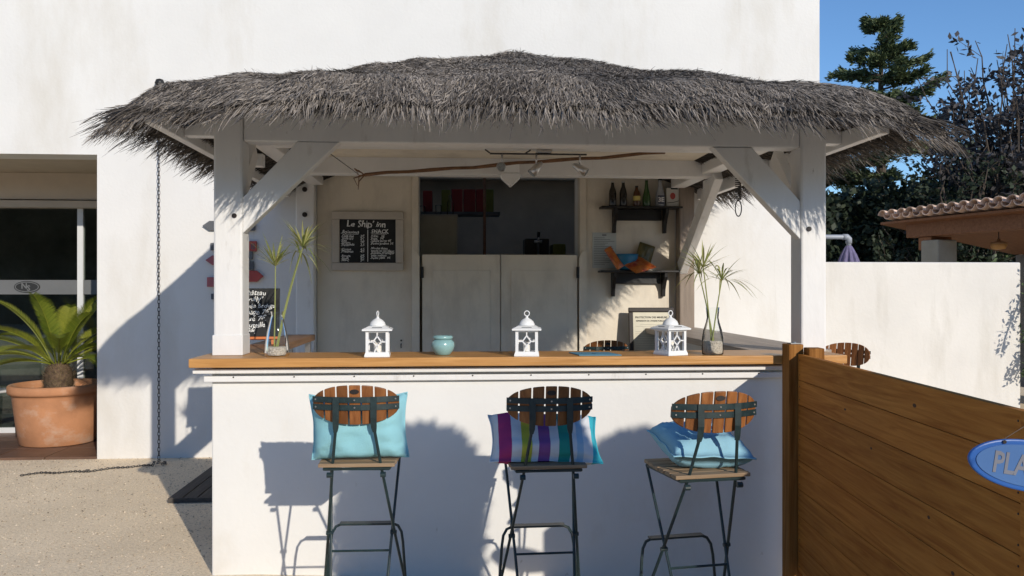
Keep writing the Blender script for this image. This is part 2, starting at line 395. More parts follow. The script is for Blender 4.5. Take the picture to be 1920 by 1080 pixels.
def elldisc(cx, cz, a, b, y, d, n=40):
    return MB().prism([(cx + a * math.cos(2 * math.pi * k / n), cz + b * math.sin(2 * math.pi * k / n)) for k in range(n)], d, Matrix.Translation((0, y, 0)))
wobj('logo_oval', elldisc(-4.618, 1.511, .128, .06, 4.328, .004), M('logo_dark', (.02, .021, .022)), bld)
wobj('logo_ring', ellring(-4.618, 1.511, .118, .052, .110, .045, 4.327, .003), FROST, bld)
text('N', .078, FROST, bld, facing(-4.675, 4.3255, 1.495), bold=.002); text('S', .075, FROST, bld, facing(-4.618, 4.3245, 1.474), bold=.002)
k = 0
for ix in range(9):
    for iy in range(3):
        a = -3.39 - .44 * ix; y0 = WY - .005 + .43 * iy
        t = MB(); t.box((a - .432, y0, -.02), (a, y0 + .422, .022 + .001 * ((ix * 7 + iy * 3) % 3)))
        wobj('floor_tile', t, TILE, bld, bevel=.003)
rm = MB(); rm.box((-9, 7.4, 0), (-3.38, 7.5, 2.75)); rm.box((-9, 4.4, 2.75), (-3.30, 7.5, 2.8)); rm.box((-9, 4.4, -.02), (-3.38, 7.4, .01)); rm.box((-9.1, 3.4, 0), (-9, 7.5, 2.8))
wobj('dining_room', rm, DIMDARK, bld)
# service room behind the saloon doors
rm = MB(); rm.box((-1.9, 5.6, 0), (1.9, 5.7, 2.8)); rm.box((-2.0, WY + T, 0), (-1.9, 5.7, 2.8)); rm.box((1.9, WY + T, 0), (2.0, 5.7, 2.8))
rm.box((-1.9, WY + T, 2.8), (1.9, 3.7, 2.85)); rm.box((-1.9, 5.4, 2.8), (1.9, 5.6, 2.85)); rm.box((-1.9, 3.7, 2.8), (-1.5, 5.4, 2.85)); rm.box((1.6, 3.7, 2.8), (1.9, 5.4, 2.85)); rm.box((-1.9, WY + T, -.02), (1.9, 5.6, .005))  # middle of the ceiling left open, added so sky light brightens the room
wobj('service_room', rm, DIM, bld)
# cream boarding of the bar's rear wall, jambs, saloon doors
pn = MB(); pn.box((-1.478, WY - .025, 0), (-.64, WY - .002, 2.72)); wobj('rear_panel', pn, CREAM, bld, bevel=.004)
pn = MB(); pn.box((.94, WY - .025, 0), (1.76, WY - .002, 2.72)); wobj('rear_panel', pn, CREAM, bld, bevel=.004)
for a, b in ((-.64, -.578), (.879, .94)):
    jm = MB(); jm.box((a, WY - .045, 0), (b, WY + .1, 2.56)); wobj('door_jamb', jm, CREAM, bld, bevel=.006)
    q = MB(); cx = (a + b) / 2; sgn = 1 if a < 0 else -1
    q.prism([(cx - .025, 0), (cx + .04 * sgn + .0, 0), (cx + .04 * sgn, 1.78), (cx + .02 * sgn, 1.82), (cx - .005 * sgn, 1.84), (cx - .025 * sgn, 1.84), (cx - .03 * sgn, 0.002)], .03, Matrix.Translation((0, WY - .08, 0)))
    wobj('jamb_cheek', q, CREAM, bld)
for k, (a, b) in enumerate(((-.545, .153), (.160, .853))):
    d = MB(); d.box((a, WY - .06, .12), (b, WY - .025, 1.80)); dr = wobj('saloon_door', d, CREAM, bld, bevel=.004)
    d = MB(); d.box((a + .09, WY - .066, .3), (b - .09, WY - .0605, 1.66)); wobj('door_panel', d, CREAM, dr, bevel=.003)
    hx = a - .012 if k == 0 else b - .012
    d = MB(); d.box((hx, WY - .085, 1.59), (hx + .026, WY - .0805, 1.69)); d.tube([(hx + .013, WY - .088, 1.59), (hx + .013, WY - .088, 1.69)], .006)
    wobj('hinge', d, BLACK, dr)
ht = MB(); ht.tube([(-.733, WY - .03, 1.0), (-.733, WY - .06, 1.0), (-.733, WY - .065, .985), (-.733, WY - .05, .965)], .005); ht.tube([(-.733, WY - .03, 1.03), (-.733, WY - .045, 1.03)], .008)
wobj('coat_hook', ht, BLACK, bld)

# things in the service room
t = MB(); t.box((-.62, 3.9, 0), (-.226, 4.5, 2.242)); fr = tag(obj('cupboard', t, M('cupboard_beige', (.30, .27, .21), var=.05), bevel=.01), 'tall beige cupboard behind the left saloon door', 'cupboard')
d = MB(); d.box((-.60, 3.885, 1.2), (-.246, 3.897, 2.22)); obj('cupboard_door', d, M('cupboard_front', (.33, .30, .23)), fr, bevel=.004)
t = MB(); t.box((-.62, 4.55, 2.30), (.24, 4.85, 2.33)); sh = tag(obj('shelf', t, GREYP), 'dark shelf holding red boxes in the dim room behind the saloon doors', 'shelf')
for k, (x0, x1, z1, m) in enumerate(((-.60, -.50, 2.53, REDBOX), (-.40, -.30, 2.54, GREENBOX), (-.29, -.17, 2.55, REDBOX), (-.16, -.03, 2.55, REDBOX), (-.02, .08, 2.55, REDBOX), (.085, .17, 2.55, GREENBOX))):
    t = MB(); t.box((x0, 4.58, 2.332), (x1, 4.78, z1 + .03))
    tag(obj('carton', t, m, bevel=.004), ('leftmost red', 'narrow olive', 'second red', 'third red', 'rightmost red', 'rightmost olive')[k] + ' carton on the dark shelf behind the saloon doors', 'box', 'cartons in the service room')
t = MB(); t.tube([(.06, 4.3, 0), (.06, 4.3, 2.8)], .016); tag(obj('pole', t, BEAMW, smooth=True), 'thin brown pole standing behind the saloon doors', 'pole')
for k, (x, h, r) in enumerate(((-.30, .20, .035), (-.42, .10, .03), (-.585, .09, .03))):
    t = MB(); t.lathe([(r * .8, 0), (r, .01), (r, h * .6), (r * .5 if k == 0 else r * 1.05, h * .75), (r * .45 if k == 0 else r * 1.08, h)], 16)
    o = obj('drinking_glass' if k else 'carafe', t, GLASS, smooth=True); o.location = (x, 4.0, 2.243)
    tag(o, ('tall glass carafe on the beige cupboard', 'short glass in the middle of the beige cupboard top', 'short glass at the left edge of the beige cupboard top')[k], 'glass' if k else 'carafe')
bt = thing('beer_tap', 'black beer dispenser with chrome tap behind the right saloon door', 'beer tap', (.58, 4.05, 1.80)); bt['wspace'] = 1
t = MB(); t.box((.459, 3.92, 1.801), (.704, 4.2, 2.003)); wobj('housing', t, BLACK, bt, bevel=.008)
t = MB(); t.tube([(.59, 3.90, 1.83), (.59, 3.90, 1.99), (.59, 3.86, 2.0)], .012); t.tube([(.55, 3.9, 1.97), (.63, 3.9, 1.97)], .014); wobj('tap', t, STEEL, bt, smooth=True)
t = MB(); t.tube([(.59, 3.90, 1.99), (.595, 3.89, 2.07)], [.012, .018]); wobj('tap_handle', t, BLACK, bt, smooth=True)
t = MB(); t.box((.3, 3.8, 0), (1.4, 4.35, 1.80)); tag(obj('service_counter', t, DIM, bevel=.01), 'tall counter carrying the beer dispenser in the dim room', 'counter')
t = MB(); t.box((.745, 3.92, 1.801), (.875, 4.25, 1.95)); tag(obj('crate', t, GREENBOX, bevel=.01), 'olive green crate beside the beer dispenser', 'crate')

# ------------------------------------------------------------------ thatched bar hut
hut = thing('thatched_bar', 'white timber bar hut with a grey thatched hip roof', 'bar hut', (.15, 0, 0)); hut['wspace'] = 1
CT = 1.14
t = MB(); t.box((-1.52, 0, -.1), (1.80, .15, CT - .055)); t.box((1.70, .15, -.1), (1.80, 3.0, CT - .055))
wobj('counter_wall', t, BARWHITE, hut, bevel=.008)
t = MB(); t.box((-1.552, -.034, 1.012), (1.80, -.0005, 1.042)); wobj('lower_moulding', t, PAINT, hut, bevel=.004)
t = MB(); t.box((-1.60, -.06, 1.058), (1.80, -.0005, 1.082)); wobj('upper_moulding', t, PAINT, hut, bevel=.004)
for x in np.arange(-1.4, 1.5, .31).tolist():
    t = MB(); t.tube([(x, -.033, 1.037), (x, -.0375, 1.037)], .004, 6); wobj('screw', t, BLACK, hut)
t = MB(); t.box((-1.605, -.11, CT - .047), (1.85, .28, CT)); top = wobj('counter_top', t, HONEY, hut, bevel=.006)
t = MB(); t.box((-1.565, .284, CT - .045), (-1.335, 2.075, CT)); wobj('left_counter_top', t, BROWNTOP, hut, bevel=.006)
t = MB(); t.box((1.45, .284, CT - .045), (1.95, 3.0, CT)); wobj('right_counter_top', t, GREYWOOD, hut, bevel=.006)
t = MB(); t.box((-1.40, 2.0, 0), (-1.36, 2.05, CT - .046)); wobj('counter_leg', t, STEEL, hut)
t = MB(); t.box((-1.54, 2.0, 0), (-1.50, 2.05, CT - .046)); wobj('counter_leg', t, STEEL, hut)
def post(x0, x1, y0, y1, z0, z1, m, name='post'):
    t = MB(); t.box((x0, y0, z0), (x1, y1, z1)); return wobj(name, t, m, hut, bevel=.012)
pl = post(-1.535, -1.383, .08, .23, CT + .001, 2.47, PAINT)
prr = post(1.676, 1.823, .08, .23, CT + .001, 2.47, PAINT)
post(-1.640, -1.480, 2.885, 3.02, 0, 2.5, PAINT); post(1.766, 1.906, 2.885, 3.02, 0, 2.5, TAUPE)
t = MB(); t.box((-1.540, .076, CT + .001), (-1.381, .234, CT + .11)); wobj('post_foot', t, PAINT, hut, bevel=.004)
for z in (2.14, 2.36):
    t = MB(); t.tube([(-1.56, 2.89, z), (-1.56, 2.872, z)], .022, 12); wobj('bolt', t, DARKFRAME, hut)
t = MB(); t.tube([(-1.425, .085, 1.885), (-1.425, .074, 1.885)], .013, 12); wobj('bolt', t, DARKFRAME, hut)
t = MB(); t.tube([(1.72, .085, 1.83), (1.72, .074, 1.83)], .014, 12); wobj('bolt', t, DARKFRAME, hut)
t = MB(); t.box((-1.382, .095, 2.285), (1.675, .222, 2.56)); wobj('front_beam', t, PAINT, hut, bevel=.008)
t = MB(); t.box((-1.53, .225, 2.40), (-1.40, 2.884, 2.499)); wobj('side_beam', t, PAINT, hut, bevel=.008)
t = MB(); t.box((1.685, .225, 2.40), (1.815, 2.884, 2.499)); wobj('side_beam', t, PAINT, hut, bevel=.008)
t = MB(); t.box((-1.53, 1.95, 2.374), (1.803, 2.09, 2.567)); wobj('tie_beam', t, PAINT, hut, bevel=.008)
t = MB(); t.box((-1.40, .86, 2.395), (1.685, .96, 2.4985)); wobj('ceiling_joist', t, PAINT, hut, bevel=.006)
for x in (-1.75, 1.93):
    t = MB(); t.box((x, -.30, 2.295), (x + .05, 2.9, 2.43)); wobj('purlin', t, PAINT, hut, bevel=.005)
for y in (.12, 1.2, 2.3):
    t = MB(); t.box((-1.70, y, 2.315), (-1.536, y + .08, 2.40)); wobj('outrigger', t, PAINT, hut, bevel=.004)
    t = MB(); t.box((1.824, y, 2.315), (1.93, y + .08, 2.40)); wobj('outrigger', t, PAINT, hut, bevel=.004)
t = MB(); t.prism([(-1.384, 1.792), (-.874, 2.286), (-1.096, 2.286), (-1.384, 1.985)], .075, Matrix.Translation((0, .09, 0))); wobj('brace', t, PAINT, hut, bevel=.005)
t = MB(); t.prism([(1.677, 1.771), (1.677, 1.985), (1.40, 2.284), (1.175, 2.284)], .075, Matrix.Translation((0, .09, 0))); wobj('brace', t, PAINT, hut, bevel=.005)
for x in (-1.50, 1.715):
    t = MB(); t.bar((x + .035, .23, 1.93), (x + .035, .62, 2.32), .06, .10); wobj('side_brace', t, PAINT, hut, bevel=.004)
t = MB(); t.bar((1.80, 2.92, 1.68), (1.80, 1.92, 2.40), .07, .13); wobj('rear_brace', t, PAINT, hut, bevel=.004)

for k in range(20):
    ya = .226 + k * .139
    t = MB(); t.box((-1.66, ya, 2.50), (1.83, ya + .135, 2.515)); wobj('ceiling_board', t, CREAM, hut, bevel=.003)
# thatch -----------------------------------------------------------
XC, YC, HX, HY = .150, 1.20, 2.075, 1.94
PN = 26.
def sq(s):           # s in [0,4): unit square perimeter -> p-norm boundary
    s = np.asarray(s) % 4; k = np.floor(s); u = (s - k) * 2 - 1
    x = np.select([k == 0, k == 1, k == 2], [u, np.ones_like(u), -u], -np.ones_like(u))
    y = np.select([k == 0, k == 1, k == 2], [-np.ones_like(u), u, np.ones_like(u)], -u)
    nn = (np.abs(x) ** PN + np.abs(y) ** PN) ** (1 / PN)
    return x / nn, y / nn
def lump(x, y): return .018 * np.sin(3.1 * x + 1.3) * np.cos(2.7 * y) + .012 * np.sin(7.3 * x - 2.1 * y) + .008 * np.sin(17 * x + 5 * y)
def ztop(t, x, y):
    z = 3.125 - .715 * np.minimum(t, .93) ** .86
    e = np.clip((t - .86) / .14, 0, 1)
    z = np.where(t > .86, z - .19 * e ** 1.5, z)
    return z + lump(x, y) * np.clip(t * 3, 0, 1)
def teff(x, y, t): return np.where(y > 0, np.maximum(np.abs(x) * t, np.minimum(np.abs(y) * t, .535)), t)
def spos(s, t):
    x, y = sq(s); X = XC + HX * x * t; Yy = np.minimum(YC + np.where(y > 0, 3.4, HY) * y * t, 3.03)
    # corners droop a little
    droop = .15 * (np.abs(x) * np.abs(y)) ** 5 * np.clip((t - .7) / .3, 0, 1)
    te = teff(x, y, t)
    return np.stack([X, Yy, ztop(te, X, Yy) - droop * (y < 0)], -1)
ns, ntt = 160, 40
ss = np.linspace(0, 4, ns, endpoint=False); ts = np.concatenate([np.linspace(.02, .9, 26), np.linspace(.905, .955, 14)])
S, TT = np.meshgrid(ss, ts); P = spos(S, TT)
Vt = P.reshape(-1, 3).tolist(); Ft = []
for i in range(ntt - 1):
    for j in range(ns): Ft.append((i * ns + j, i * ns + (j + 1) % ns, (i + 1) * ns + (j + 1) % ns, (i + 1) * ns + j))
Ft.append(tuple(range(ns - 1, -1, -1)))
# underside
ku = len(Vt); tu = np.array([.955, .94, .9, .7, .4, .1]); S2, T2 = np.meshgrid(ss, tu); P2 = spos(S2, np.minimum(T2, .9))
x2, y2 = sq(S2); P2[..., 0] = XC + HX * x2 * T2; P2[..., 1] = np.minimum(YC + np.where(y2 > 0, 3.4, HY) * y2 * T2, 3.03)
P2[..., 2] = 2.205 + np.maximum(1 - teff(x2, y2, T2), 0) ** .6 * .62 - .07 * (np.abs(x2 * y2)) ** 5 * (T2 > .85) * (y2 < 0)
P2[0, :, 2] = P[-1, :, 2] - .012
Vt += P2.reshape(-1, 3).tolist()
off = (ntt - 1) * ns
for j in range(ns): Ft.append((off + j, off + (j + 1) % ns, ku + (j + 1) % ns, ku + j))
for i in range(len(tu) - 1):
    for j in range(ns): Ft.append((ku + i * ns + j, ku + i * ns + (j + 1) % ns, ku + (i + 1) * ns + (j + 1) % ns, ku + (i + 1) * ns + j))
Ft.append(tuple(ku + (len(tu) - 1) * ns + j for j in range(ns)))
tb = MB(); tb.add(Vt, Ft); roof = wobj('thatch_roof', tb, THATCHBASE, hut, smooth=True)

def strands(n, s, t, lift, ln, wd, outward, down, jitter, z_off=0.0, under=False):
    e = 1e-3
    p = spos(s, t); d1 = unit(spos(s, np.minimum(t + .03, 1)) - spos(s, np.minimum(t + .03, 1) - .03)); ds = unit(spos(s + e, t) - spos(s - e, t))
    nrm = unit(np.cross(ds, d1)); nrm = np.where(nrm[:, 2:3] < 0, -nrm, nrm)
    if under:
        p = p.copy(); p[:, 2] = 2.20 + np.maximum(1 - t, 0) ** .6 * .62
        nrm = np.tile(np.array([0, 0, -1.]), (n, 1))
    x, y = sq(s); o = unit(np.stack([x ** 5 * HX, y ** 5 * HY, np.zeros_like(x)], -1))
    wv = np.sin(p[:, 0] * 5.1 + 1.7 * np.sin(p[:, 1] * 3)) * .25 + np.sin(p[:, 0] * 13 + p[:, 1] * 9) * .18
    d = d1 * 1.0 + o * outward + np.array([0, 0, -1.]) * down + ds * (wv[:, None] + rng.normal(0, jitter, (n, 1))) + nrm * rng.normal(0, jitter * .5, (n, 1)) 
    d = unit(d); p0 = p + nrm * (z_off + lift * rng.uniform(-.4, 1, (n, 1)))
    side = unit(np.cross(d, nrm) + rng.normal(0, .5, (n, 3)))
    bend = rng.normal(0, .16, (n, 3)); bend[:, 2] -= .10
    L = ln[:, None]; w_ = wd[:, None]
    p1 = p0 + d * L * .5 + bend * L * .12; p2 = p0 + d * L + bend * L * .5
    V = np.stack([p0 - side * w_ * .5, p0 + side * w_ * .5, p1 - side * w_ * .45, p1 + side * w_ * .45, p2 - side * w_ * .15, p2 + side * w_ * .15], 1)
    F = np.array([(0, 1, 3, 2), (2, 3, 5, 4)])[None] + (np.arange(n) * 6)[:, None, None]
    tone = rng.beta(1.1, 4.5, n) * .6 if under else rng.beta(1.2, 2.0, n)  # underside strands toned darker: shade put into their colour
    cl = np.sin(p[:, 0] * 6.3 + 2 * np.sin(p[:, 1] * 4.1)) * np.sin(p[:, 1] * 7.7 + p[:, 0] * 2.9) + .6 * np.sin(p[:, 0] * 23 + p[:, 1] * 17) * np.sin(p[:, 2] * 31 + p[:, 0] * 11)
    if not under: tone = np.clip(tone + .16 * cl, 0, 1)
    ok = (p[:, 1] < 2.99) & (p2[:, 1] < 3.035)
    V = V[ok]; F = F[:ok.sum()]; tone = tone[ok]
    return V.reshape(-1, 3), F.reshape(-1, 4), np.repeat(tone, 6)
Vs, Fs, Ts = [], [], []
def put(res):
    k = sum(len(v) for v in Vs); Vs.append(res[0]); Fs.append(res[1] + k); Ts.append(res[2])
def sdist(n, wback=.25):
    # four sides; the rear side (against the wall) gets fewer
    k = rng.choice(4, n, p=np.array([1.25, .9, wback, .9]) / (2.15 + .9 + wback)); return k + rng.uniform(0, 1, n)
def sclump(n, nc):
    k = rng.integers(0, nc, n); return (k + .5 + rng.normal(0, .15, n) * (1 + .8 * np.sin(k * 12.9))) / nc
def sides(u):      # map [0,1) onto front, right and left sides
    a = np.array([1.25, .9, .9]) / 3.05
    return np.where(u < a[0], u / a[0], np.where(u < a[0] + a[1], 1 + (u - a[0]) / a[1], 3 + (u - a[0] - a[1]) / a[2]))
n = 170000; s = sdist(n, .02); t = np.sqrt(rng.uniform(0.0, 1, n)) * .955
put(strands(n, s, t, .014, rng.uniform(.02, .065, n), rng.uniform(.002, .0055, n), .05, .10, .42))
n = 34000; s = sdist(n, .02); t = rng.uniform(.84, .95, n)       # shaggy eave
put(strands(n, s, t, .015, rng.uniform(.025, .07, n), rng.uniform(.0025, .006, n), .30, .40, .45))
n = 12000; s = sides(sclump(n, 260) % 1); t = rng.uniform(.915, .98, n)   # tufted fringe with gaps
put(strands(n, s, t, .01, rng.uniform(.03, .12, n), rng.uniform(.0025, .0055, n), .40, .7, .28, z_off=-.012))
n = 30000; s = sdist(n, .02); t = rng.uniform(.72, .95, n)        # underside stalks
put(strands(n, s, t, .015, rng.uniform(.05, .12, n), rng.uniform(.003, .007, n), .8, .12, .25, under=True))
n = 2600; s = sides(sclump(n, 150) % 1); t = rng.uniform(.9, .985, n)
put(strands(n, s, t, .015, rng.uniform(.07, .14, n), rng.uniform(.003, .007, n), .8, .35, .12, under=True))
n = 2500; s = sdist(n, .02); t = rng.uniform(.02, .9, n)          # loose stalks sticking out of the surface
put(strands(n, s, t, .015, rng.uniform(.025, .055, n), rng.uniform(.002, .004, n), .1, -.1, .9))
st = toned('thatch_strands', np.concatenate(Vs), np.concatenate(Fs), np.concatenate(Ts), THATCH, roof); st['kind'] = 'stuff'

# ------------------------------------------------------------------ lights and bits hanging in the hut
sp = thing('spotlight_bar', 'chrome ceiling bar with three small spotlights', 'light', (.29, .9, 2.39)); sp['wspace'] = 1
t = MB(); t.box((.27, .87, 2.372), (.37, .95, 2.394)); wobj('mounting_plate', t, STEEL, sp, bevel=.004)
t = MB(); t.tube([(-.03, .9, 2.366), (.60, .9, 2.366)], .006); t.tube([(-.03, .9, 2.37), (-.06, .9, 2.392)], .005); t.tube([(.20, .9, 2.37), (.235, .9, 2.392)], .005); wobj('rail', t, CHAINM, sp, smooth=True)
for x, dx, dy, dz in ((.05, -.01, -.05, .0), (.272, -.04, -.01, -.045), (.556, .05, -.015, -.035)):
    t = MB(); t.tube([(x, .9, 2.366), (x, .9, 2.30)], .006); hd = wobj('spot_stem', t, STEEL, sp, smooth=True)
    d = Vector((dx, dy, dz)).normalized(); c = Vector((x, .9, 2.275))
    t = MB(); t.tube([c - d * .055, c - d * .045, c, c + d * .05], [.006, .016, .026, .031], 16); wobj('spot_head', t, STEEL, hd, smooth=True)
    t = MB(); t.tube([c + d * .0505, c + d * .052], .026, 16); wobj('bulb', t, M('bulb_face', (.25, .27, .28), rough=.2, var=.3, scale=80), hd)
t = MB(); N = 14
pts = [(-.86 + (1.19 + .86) * k / N, 1.2 - .02 * math.sin(k), 2.262 + .175 * k / N + .004 * math.sin(k * 2.1)) for k in range(N + 1)]
t.tube(pts, [.011 if k % 3 else .013 for k in range(N + 1)], 8)
stk = tag(obj('bamboo_cane', t, BAMBOO, smooth=True), 'long thin brown cane slung slanting under the hut ceiling', 'cane')
t = MB()
for k in range(5): 
    a = k * 1.25; t.tube([(-.86, 1.2, 2.262), (-.90 - .03 * (k % 2), 1.2 + .03 * math.cos(a), 2.262 + .045 * math.sin(a)), (-.905, 1.2 + .03 * math.cos(a), 2.25 + .06 * math.sin(a) - .03)], [.005, .005, .002], 5)
obj('root_end', t, BAMBOO, stk)
t = MB(); t.bar((-.98, .30, 2.275), (-.98, 1.9, 2.36), .004, .004); t.tube([(-.95, .6, 2.385), (1.5, .6, 2.39)], .004)
cab = tag(obj('cable', t, BLACK), 'thin black cable strung across the hut under the beams', 'cable')
pe = thing('beam_lamp', 'white five-sided lamp on the tie beam above the saloon doors', 'lamp', (.175, 1.93, 2.4)); pe['wspace'] = 1
t = MB(); t.prism([(.093, 2.366), (.103, 2.335), (.172, 2.272), (.241, 2.335), (.251, 2.366), (.236, 2.376), (.108, 2.376)], .085, Matrix.Translation((0, 1.85, 0))); wobj('shade', t, LANT, pe, bevel=.008)
t = MB(); t.box((.106, 1.865, 2.378), (.238, 1.948, 2.45)); wobj('lamp_body', t, LANT, pe, bevel=.006)
# spring hook
hk = MB(); hx, hy = 1.36, .20
hk.tube([(hx, hy, 2.13), (hx, hy, 2.285)], .004)
hk.tube([(hx + .016 * math.cos(k * .9), hy + .016 * math.sin(k * .9), 2.13 - k * .0016) for k in range(80)], .0035, 5)
hk.tube([(hx + .018 * math.sin(a), hy, 1.955 - .045 * math.cos(a) - .001) for a in np.linspace(0, 2 * math.pi, 20)[:-1]], .0035, 6, closed=True)
hs = tag(obj('spring_hook', hk, CHAINM, smooth=True), 'coiled spring with a snap hook hanging under the right brace', 'hook')

# ------------------------------------------------------------------ rear wall furnishings
mb = thing('menu_board', 'framed chalk menu headed Le Ship inn on the cream wall', 'menu board', (-1.03, 3.02, 1.65)); mb['wspace'] = 1
x0, x1, z0, z1, y = -1.346, -.711, 1.655, 2.182, 2.985
FRM = M('menu_frame_paint', (.50, .45, .39), rough=.6, var=.08, scale=10)
for a, b in (((x0, z0), (x1, z0 + .07)), ((x0, z1 - .07), (x1, z1))):
    t = MB(); t.box((a[0], y, a[1]), (b[0], y + .035, b[1])); wobj('frame_rail', t, FRM, mb, bevel=.008)
for a, b in (((x0, z0 + .07), (x0 + .07, z1 - .07)), ((x1 - .07, z0 + .07), (x1, z1 - .07))):
    t = MB(); t.box((a[0], y, a[1]), (b[0], y + .035, b[1])); wobj('frame_stile', t, FRM, mb, bevel=.008)
t = MB(); t.box((x0 + .07, y + .015, z0 + .07), (x1 - .07, y + .03, z1 - .07)); wobj('slate', t, SLATE, mb)
ty = y + .0135
def line(s, x, z, sz, par=mb, yy=ty, sh=.15, mat=CHALK, bold=.0006, yaw=0, tilt=0, al='LEFT'):
    return text(s, sz, mat, par, facing(x, yy, z, tilt, yaw) @ Matrix.Rotation(random.uniform(-.02, .02), 4, 'Z'), shear=sh, bold=bold, ext=.0004, align=al, wob=.16)
line("Le Ship' inn", -1.215, 2.045, .075, bold=.0012)
line('.Boissons', -1.265, 1.985, .042); line('.SNACK', -1.005, 1.99, .046, sh=0, bold=.001)
rows = [('.Café thé', '3€'), ('.Soda s/c', '3€'), ('.Eau', '2,5'), ('.Sirops', '1€'), ('.Panachés', '3,5'), None, ('.Coupe', '4,5'), ('.Pression', '4,5'), None, ('.Rouge', '3€'), ('.Rosé', '3€'), ('.Blanc', '3€')]
for k, r_ in enumerate(rows):
    if r_:
        z = 1.953 - k * .0195; line(r_[0], -1.265, z, .030); line(r_[1], -1.095, z, .030)
for k, s_ in enumerate(('.Frites   3€', '.Pizza   5€', '.Salade verte 4€', '.Panini jambon 5€', None, '.Moules frites', ' sauce au vin blanc', '.Assiette fromages', ' pain maison', '.Petits plats  4€')):
    if s_: line(s_, -1.005, 1.953 - k * .0215, .028)
t = MB(); t.box((-1.031, ty - .0005, 1.735), (-1.025, ty + .001, 2.02)); t.box((-.995, ty - .0005, 1.98), (-.86, ty + .001, 1.984)); t.box((-1.25, ty - .0005, 1.977), (-1.11, ty + .001, 1.980)); wobj('chalk_rules', t, CHALK, mb)

def wall_shelf(x0, x1, z, label):
    r = thing('wall_shelf', label, 'shelf', ((x0 + x1) / 2, 3.02, z), group='black wall shelves'); r['wspace'] = 1
    t = MB(); t.box((x0, 2.86, z - .018), (x1, 3.022, z)); wobj('board', t, BLACK, r, bevel=.003)
    t = MB(); t.box((x0 + .16, 2.99, z - .12), (x1 - .16, 3.022, z - .019)); wobj('back_board', t, BLACK, r, bevel=.003)
    for bx in (x0 + .12, x1 - .15):
        pr = [(3.02, z - .019), (2.88, z - .019), (2.885, z - .06), (2.93, z - .11), (2.965, z - .17), (2.975, z - .235), (3.02, z - .235)]
        t = MB(); n = len(pr); v = [(bx, a, b) for a, b in pr] + [(bx + .03, a, b) for a, b in pr]
        t.add(v, [tuple(range(n)), tuple(range(2 * n - 1, n - 1, -1))] + [(i, (i + 1) % n, (i + 1) % n + n, i + n) for i in range(n)]); wobj('bracket', t, BLACK, r, bevel=.002)
wall_shelf(1.056, 1.79, 2.235, 'upper black wall shelf lined with drink bottles')
wall_shelf(1.046, 1.78, 1.658, 'lower black wall shelf holding a blue bowl and snack bags')
def bottle(x, h, r, mat, label, lab=None, neck=.35, capm=BLACK):
    b = thing('bottle', label, 'bottle', (x, 2.93, 2.236), group='bottles on the upper shelf')
    t = MB(); t.lathe([(r * .92, 0), (r, .008), (r, h * (1 - neck) - .03), (r * .85, h * (1 - neck)), (r * .5, h * (1 - neck * .6)), (r * .40, h * (1 - neck * .3)), (r * .40, h - .012)], 18); obj('body', t, mat, b, smooth=True)
    t = MB(); t.lathe([(r * .46, h - .012), (r * .46, h)], 14); obj('cap', t, capm, b)
    if lab:
        t = MB(); t.lathe([(r * 1.012, h * .28), (r * 1.012, h * .5)], 18, cap=False); obj('paper_label', t, lab, b, smooth=True)
    return b
bottle(1.165, .225, .034, COLA, 'black cola bottle at the left end of the upper shelf', capm=STEEL)
bottle(1.262, .225, .034, COLA, 'black cola bottle second from the left on the upper shelf', capm=STEEL)
bottle(1.385, .185, .033, AMBER, 'squat amber bottle with a yellow label on the upper shelf', LABELY, .3)
bottle(1.475, .25, .036, GREENB, 'green glass bottle on the upper shelf', None, .55, STEEL)
b = bottle(1.60, .25, .042, CLEARB, 'clear bottle with a dark and white label on the upper shelf', None, .5)
t = MB(); t.box((-.034, -.0455, .02), (.030, -.0435, .098)); lb = obj('square_label', t, M('navy_label', (.05, .06, .10)), b)
text('3E', .058, LABELW, lb, facing(-.031, -.0462, .04), bold=.002)
bx = thing('cardboard_packet', 'white packet with a red stamp at the right end of the upper shelf', 'packet', (1.715, 2.93, 2.236))
t = MB(); t.box((-.062, -.02, 0), (.062, .02, .17)); obj('packet_body', t, M('packet_white', (.55, .53, .48)), bx, bevel=.003)
obj('red_stamp', elldisc(-.005, .095, .024, .03, -.0225, .002), REDP, bx)
t = MB(); t.prism([(-.055, .03), (0, .035), (.055, .05), (.055, .056), (0, .040), (-.055, .036)], .002, Matrix.Translation((0, -.0225, 0))); t.box((-.02, -.022, .155), (.04, -.018, .178)); obj('black_swoosh', t, BLACK, bx)

bo = MB(); bo.lathe([(.05, 0), (.075, .02), (.105, .11), (.110, .145), (.106, .146), (.098, .10), (.07, .03), (.01, .025)], 32)
o = obj('bowl', bo, BLUEBOWL, smooth=True); o.location = (1.29, 2.94, 1.682); tag(o, 'blue plastic bowl on the lower black shelf', 'bowl'); o.location.z = 1.66
def bag(name, mat, w_, h, d, M4, label):
    n = 14; V = []; F = []
    for side in (1, -1):
        for i in range(n + 1):
            for j in range(n + 1):
                u = i / n * 2 - 1; v = j / n * 2 - 1
                th = max(0, (1 - abs(u) ** 3)) ** .6 * max(0, (1 - v ** 6)) ** .7
                wob = .08 * math.sin(u * 7 + v * 5) * th + .06 * math.sin(u * 13 - v * 3) * th
                V.append((u * w_ / 2 * (1 - .07 * th), side * d / 2 * (th + wob), v * h / 2 + h / 2))
    for side in range(2):
        k = side * (n + 1) ** 2
        for i in range(n):
            for j in range(n):
                a = k + i * (n + 1) + j; F.append((a, a + n + 1, a + n + 2, a + 1))
    t = MB(); t.add(V, F); me = t.mesh(name); me.transform(M4); o = obj(name, me, mat, smooth=True); tag(o, label, 'snack bag', 'snack bags on the lower shelf'); return o
